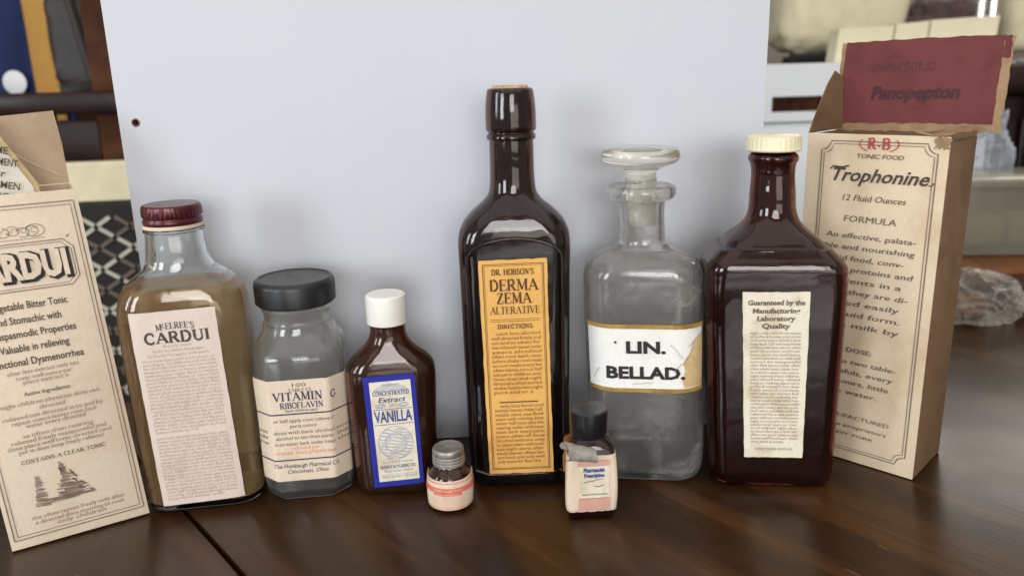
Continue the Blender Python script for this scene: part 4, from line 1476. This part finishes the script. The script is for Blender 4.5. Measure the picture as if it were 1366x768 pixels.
# ------------------------------------------------------------------ things behind, right
wb = empty('storage_box', (.50, .66, 0), R(2), 'white plastic storage box with a slotted lid on the table behind the red bottle', 'box')
box('box_body', MT['white_box'], wb, -.166, .158, 0, .10, 0, .164, .006, 3)
bm = bmesh.new()
# lid with a hand slot: four bars round the opening
sx0, sx1, sz0, sz1 = -.148, -.076, .178, .198
for (a, b_, c0, c1) in ((-.172, sx0, .1655, .240), (sx1, .164, .1655, .240), (sx0, sx1, .1655, sz0), (sx0, sx1, sz1, .240)):
    add_box(bm, a, b_, -.006, .004, c0, c1)
add_box(bm, -.172, .164, .004, .106, .230, .240)
obj('lid', bm, MT['white_box'], wb)
box('slot_shade', MT['brown_wood'], wb, sx0 - .004, sx1 + .004, .012, .018, sz0 - .004, sz1 + .004)  # brown panel puts the shadow inside the hand slot into colour

sb = empty('sideboard', (.80, 1.05, -.75), 0, 'dark sideboard behind the table carrying the cushion', 'sideboard')
box('carcass', MT['dark_wood'], sb, -.46, .9, -.20, .25, 0, .935, .006)
box('top_board', MT['dark_wood'], sb, -.48, .92, -.22, .27, .9355, .980, .006)
for k in range(3):
    dr = box('drawer', MT['dark_wood'], sb, -.43 + k * .44, -.02 + k * .44, -.215, -.2005, .72, .90, .004)
    bm = bmesh.new(); bmesh.ops.create_uvsphere(bm, u_segments=12, v_segments=8, radius=.012)
    kb = obj('knob', bm, MT['chrome'], dr, 180); kb.location = (-.22 + k * .44, -.227, .81)
cu = pillow('cushion', MT['cream_cloth'], None, (.548, .95, .330), .105, .06, .075, .45, .07, 5, 11)
tag(cu, 'big cream cushion behind the white storage box at the top right', 'cushion')
bk_ = pillow('cloth_pouch', MT['black_cloth'], None, (.498, .88, .2435), .052, .03, .0125, .6, .1, 6, 5)
tag(bk_, 'small black pouch squeezed under the front of the cream cushion', 'pouch')
pk = empty('paper_stack', (.563, .70, .2402), R(1), 'stack of pale yellow folded papers on the white storage box', 'papers')
for k, (a, b_) in enumerate(((-.112, -.036), (-.034, .012), (.014, .108))):
    slant_sheet('sheet', MT['pale_yellow'], pk, [(a, 0, 0), (b_, 0, 0), (b_ + .003, 0, .046 + .005 * k), (a + .004, 0, .044 + .004 * k)], .03)
gm = pillow('scarf', MT['plum_cloth'], None, (.748, 1.0, .283), .085, .05, .052, .7, .22, 6, 21)
tag(gm, 'plum brown scarf heaped behind the pale yellow papers', 'scarf')
rk = empty('metal_stand', (.735, .83, .23), 0, 'shiny chrome stand with two upright bars beyond the maroon flap', 'stand')
for xx in (-.0150, .0035):
    bm = bmesh.new(); add_tube(bm, [(xx, 0, .0065), (xx, 0, .30)], .0058, 14); obj('bar', bm, MT['chrome'], rk, 60)
box('foot', MT['chrome'], rk, -.04, .03, -.03, .03, .0002, .006, .002)
pad = box('cream_cushion', MT['cream_cloth'], None, .880, 1.30, 1.02, 1.10, .2505, .42, .02, 3)
tag(pad, 'plain cream chair pad at the far upper right corner', 'cushion')
tr = box('white_tray', MT['white_plastic'], None, .885, 1.30, .88, 1.0, .2302, .2385, .003)
tag(tr, 'low white tray lying under the cream chair pad', 'tray')

c2 = empty('spindle_chair', (.90, .80, -.75), R(-8), 'dark spindle backed chair at the right edge behind the plastic bag', 'chair')
for xx in (-.085, .28):
    box('post', MT['dark_wood'], c2, xx, xx + .018, 0, .02, 0, z_ + .215, .003)
box('rail', MT['dark_wood'], c2, -.09, .30, -.004, .024, z_ + .2155, z_ + .236, .005)
for k in range(5):
    bm = bmesh.new(); x = -.045 + k * .062
    add_tube(bm, [(x, .01, z_ - .1), (x, .01, z_ + .05), (x, .01, z_ + .12), (x, .01, z_ + .215)], [.008, .011, .006, .008], 10)
    obj('spindle', bm, MT['brown_wood'], c2, 60)
box('rail', MT['dark_wood'], c2, -.066, .279, .0, .02, z_ - .13, z_ - .101, .003)
wcl = box('white_carton', MT['white_box'], None, .80, 1.25, .90, .935, -.20, .108, .004)
wcl.location = (0, .03, 0)
tag(wcl, 'white carton seen through the spindles of the dark chair', 'carton')

bg_ = pillow('plastic_bag', MT['film'], None, (.560, .535, .085), .040, .025, .085, .7, .28, 5, 31, 0, 56, 36)
tag(bg_, 'clear crinkled plastic bag standing behind the tall cream carton', 'bag')

tb = empty('plastic_tub', (.555, .46, .0285), R(-6), 'clear plastic tub with contents resting on the orange wooden tray', 'tub')
Bq = Bottle([(0, 66, 40, 14), (2, 70, 43, 16), (60, 76, 48, 18), (76, 77, 49, 18), None, (77, 80, 52, 20), (80, 80, 52, 20)], arc=8)
Bq.shell('tub_body', MT['tub'], tb, .0016, .002)
bm = bmesh.new()
B2 = Bottle([(0, 80.5, 52.5, 20), (4, 80.5, 52.5, 20), (6, 76, 48, 19)], arc=8)
B2.skin(bm, B2.rows, 0, cap1=True)
for v in bm.verts: v.co.z += .0803
obj('tub_lid', bm, MT['tub'], tb, 40)
for k, (x, y, zz, s) in enumerate(((-.03, -.005, .024, .030), (.03, .0, .022, .028))):
    o = pillow('wrapped_soap', MT['soap'], None, (.555 + x, .46 + y, .0285 + zz), s, .022, .018, .5, .12, 5, 40 + k, R(-6), 28, 16)
    tag(o, ('pale lump nearer the left inside the clear plastic tub', 'pale lump nearer the right inside the clear plastic tub')[k], 'soap')

wt = empty('wooden_tray', (.570, .445, 0), R(4), 'orange brown wooden tray under the clear plastic tub', 'tray')
bm = bmesh.new()
Bw = Bottle([(0, 78, 56, 20), (4, 86, 64, 22), (14, 92, 70, 24), (22, 93, 71, 24), (26, 90, 68, 24), (28, 84, 62, 22)], arc=8)
Bw.skin(bm, Bw.rows, 0, cap1=True)
obj('tray_body', bm, MT['orange_wood'], wt, 40)

bm = bmesh.new()
bmesh.ops.create_icosphere(bm, subdivisions=5, radius=1)
for v in bm.verts:
    q = v.co.copy()
    f1 = 1 - abs(noise.noise(q * 1.7 + Vector((5, 2, 1)))) * 1.3
    f2 = 1 - abs(noise.noise(q * 3.9 + Vector((1, 7, 3)))) * 1.6
    k = .62 + .30 * f1 + .16 * f2
    v.co = Vector((q.x * .046 * k, q.y * .036 * k, max(-.0185, q.z * .030 * k)))
wr = obj('plastic_wrap', bm, MT['wrap'], None, 25)
wr.location = (.437, .290, .0187)
tag(wr, 'crumpled ball of clear plastic wrap on the table beside the tall cream carton', 'wrap')
core = pillow('brown_packet', MT['kraft_dark'], None, (.428, .292, .0128), .022, .013, .0124, .6, .1, 4, 50)
tag(core, 'small brown packet inside the crumpled clear plastic wrap', 'packet')
rb_ = box('red_box', MT['red_wood'], None, .505, .60, .345, .375, .0002, .020, .003)
tag(rb_, 'low red brown wooden box at the right edge below the orange tray', 'box')
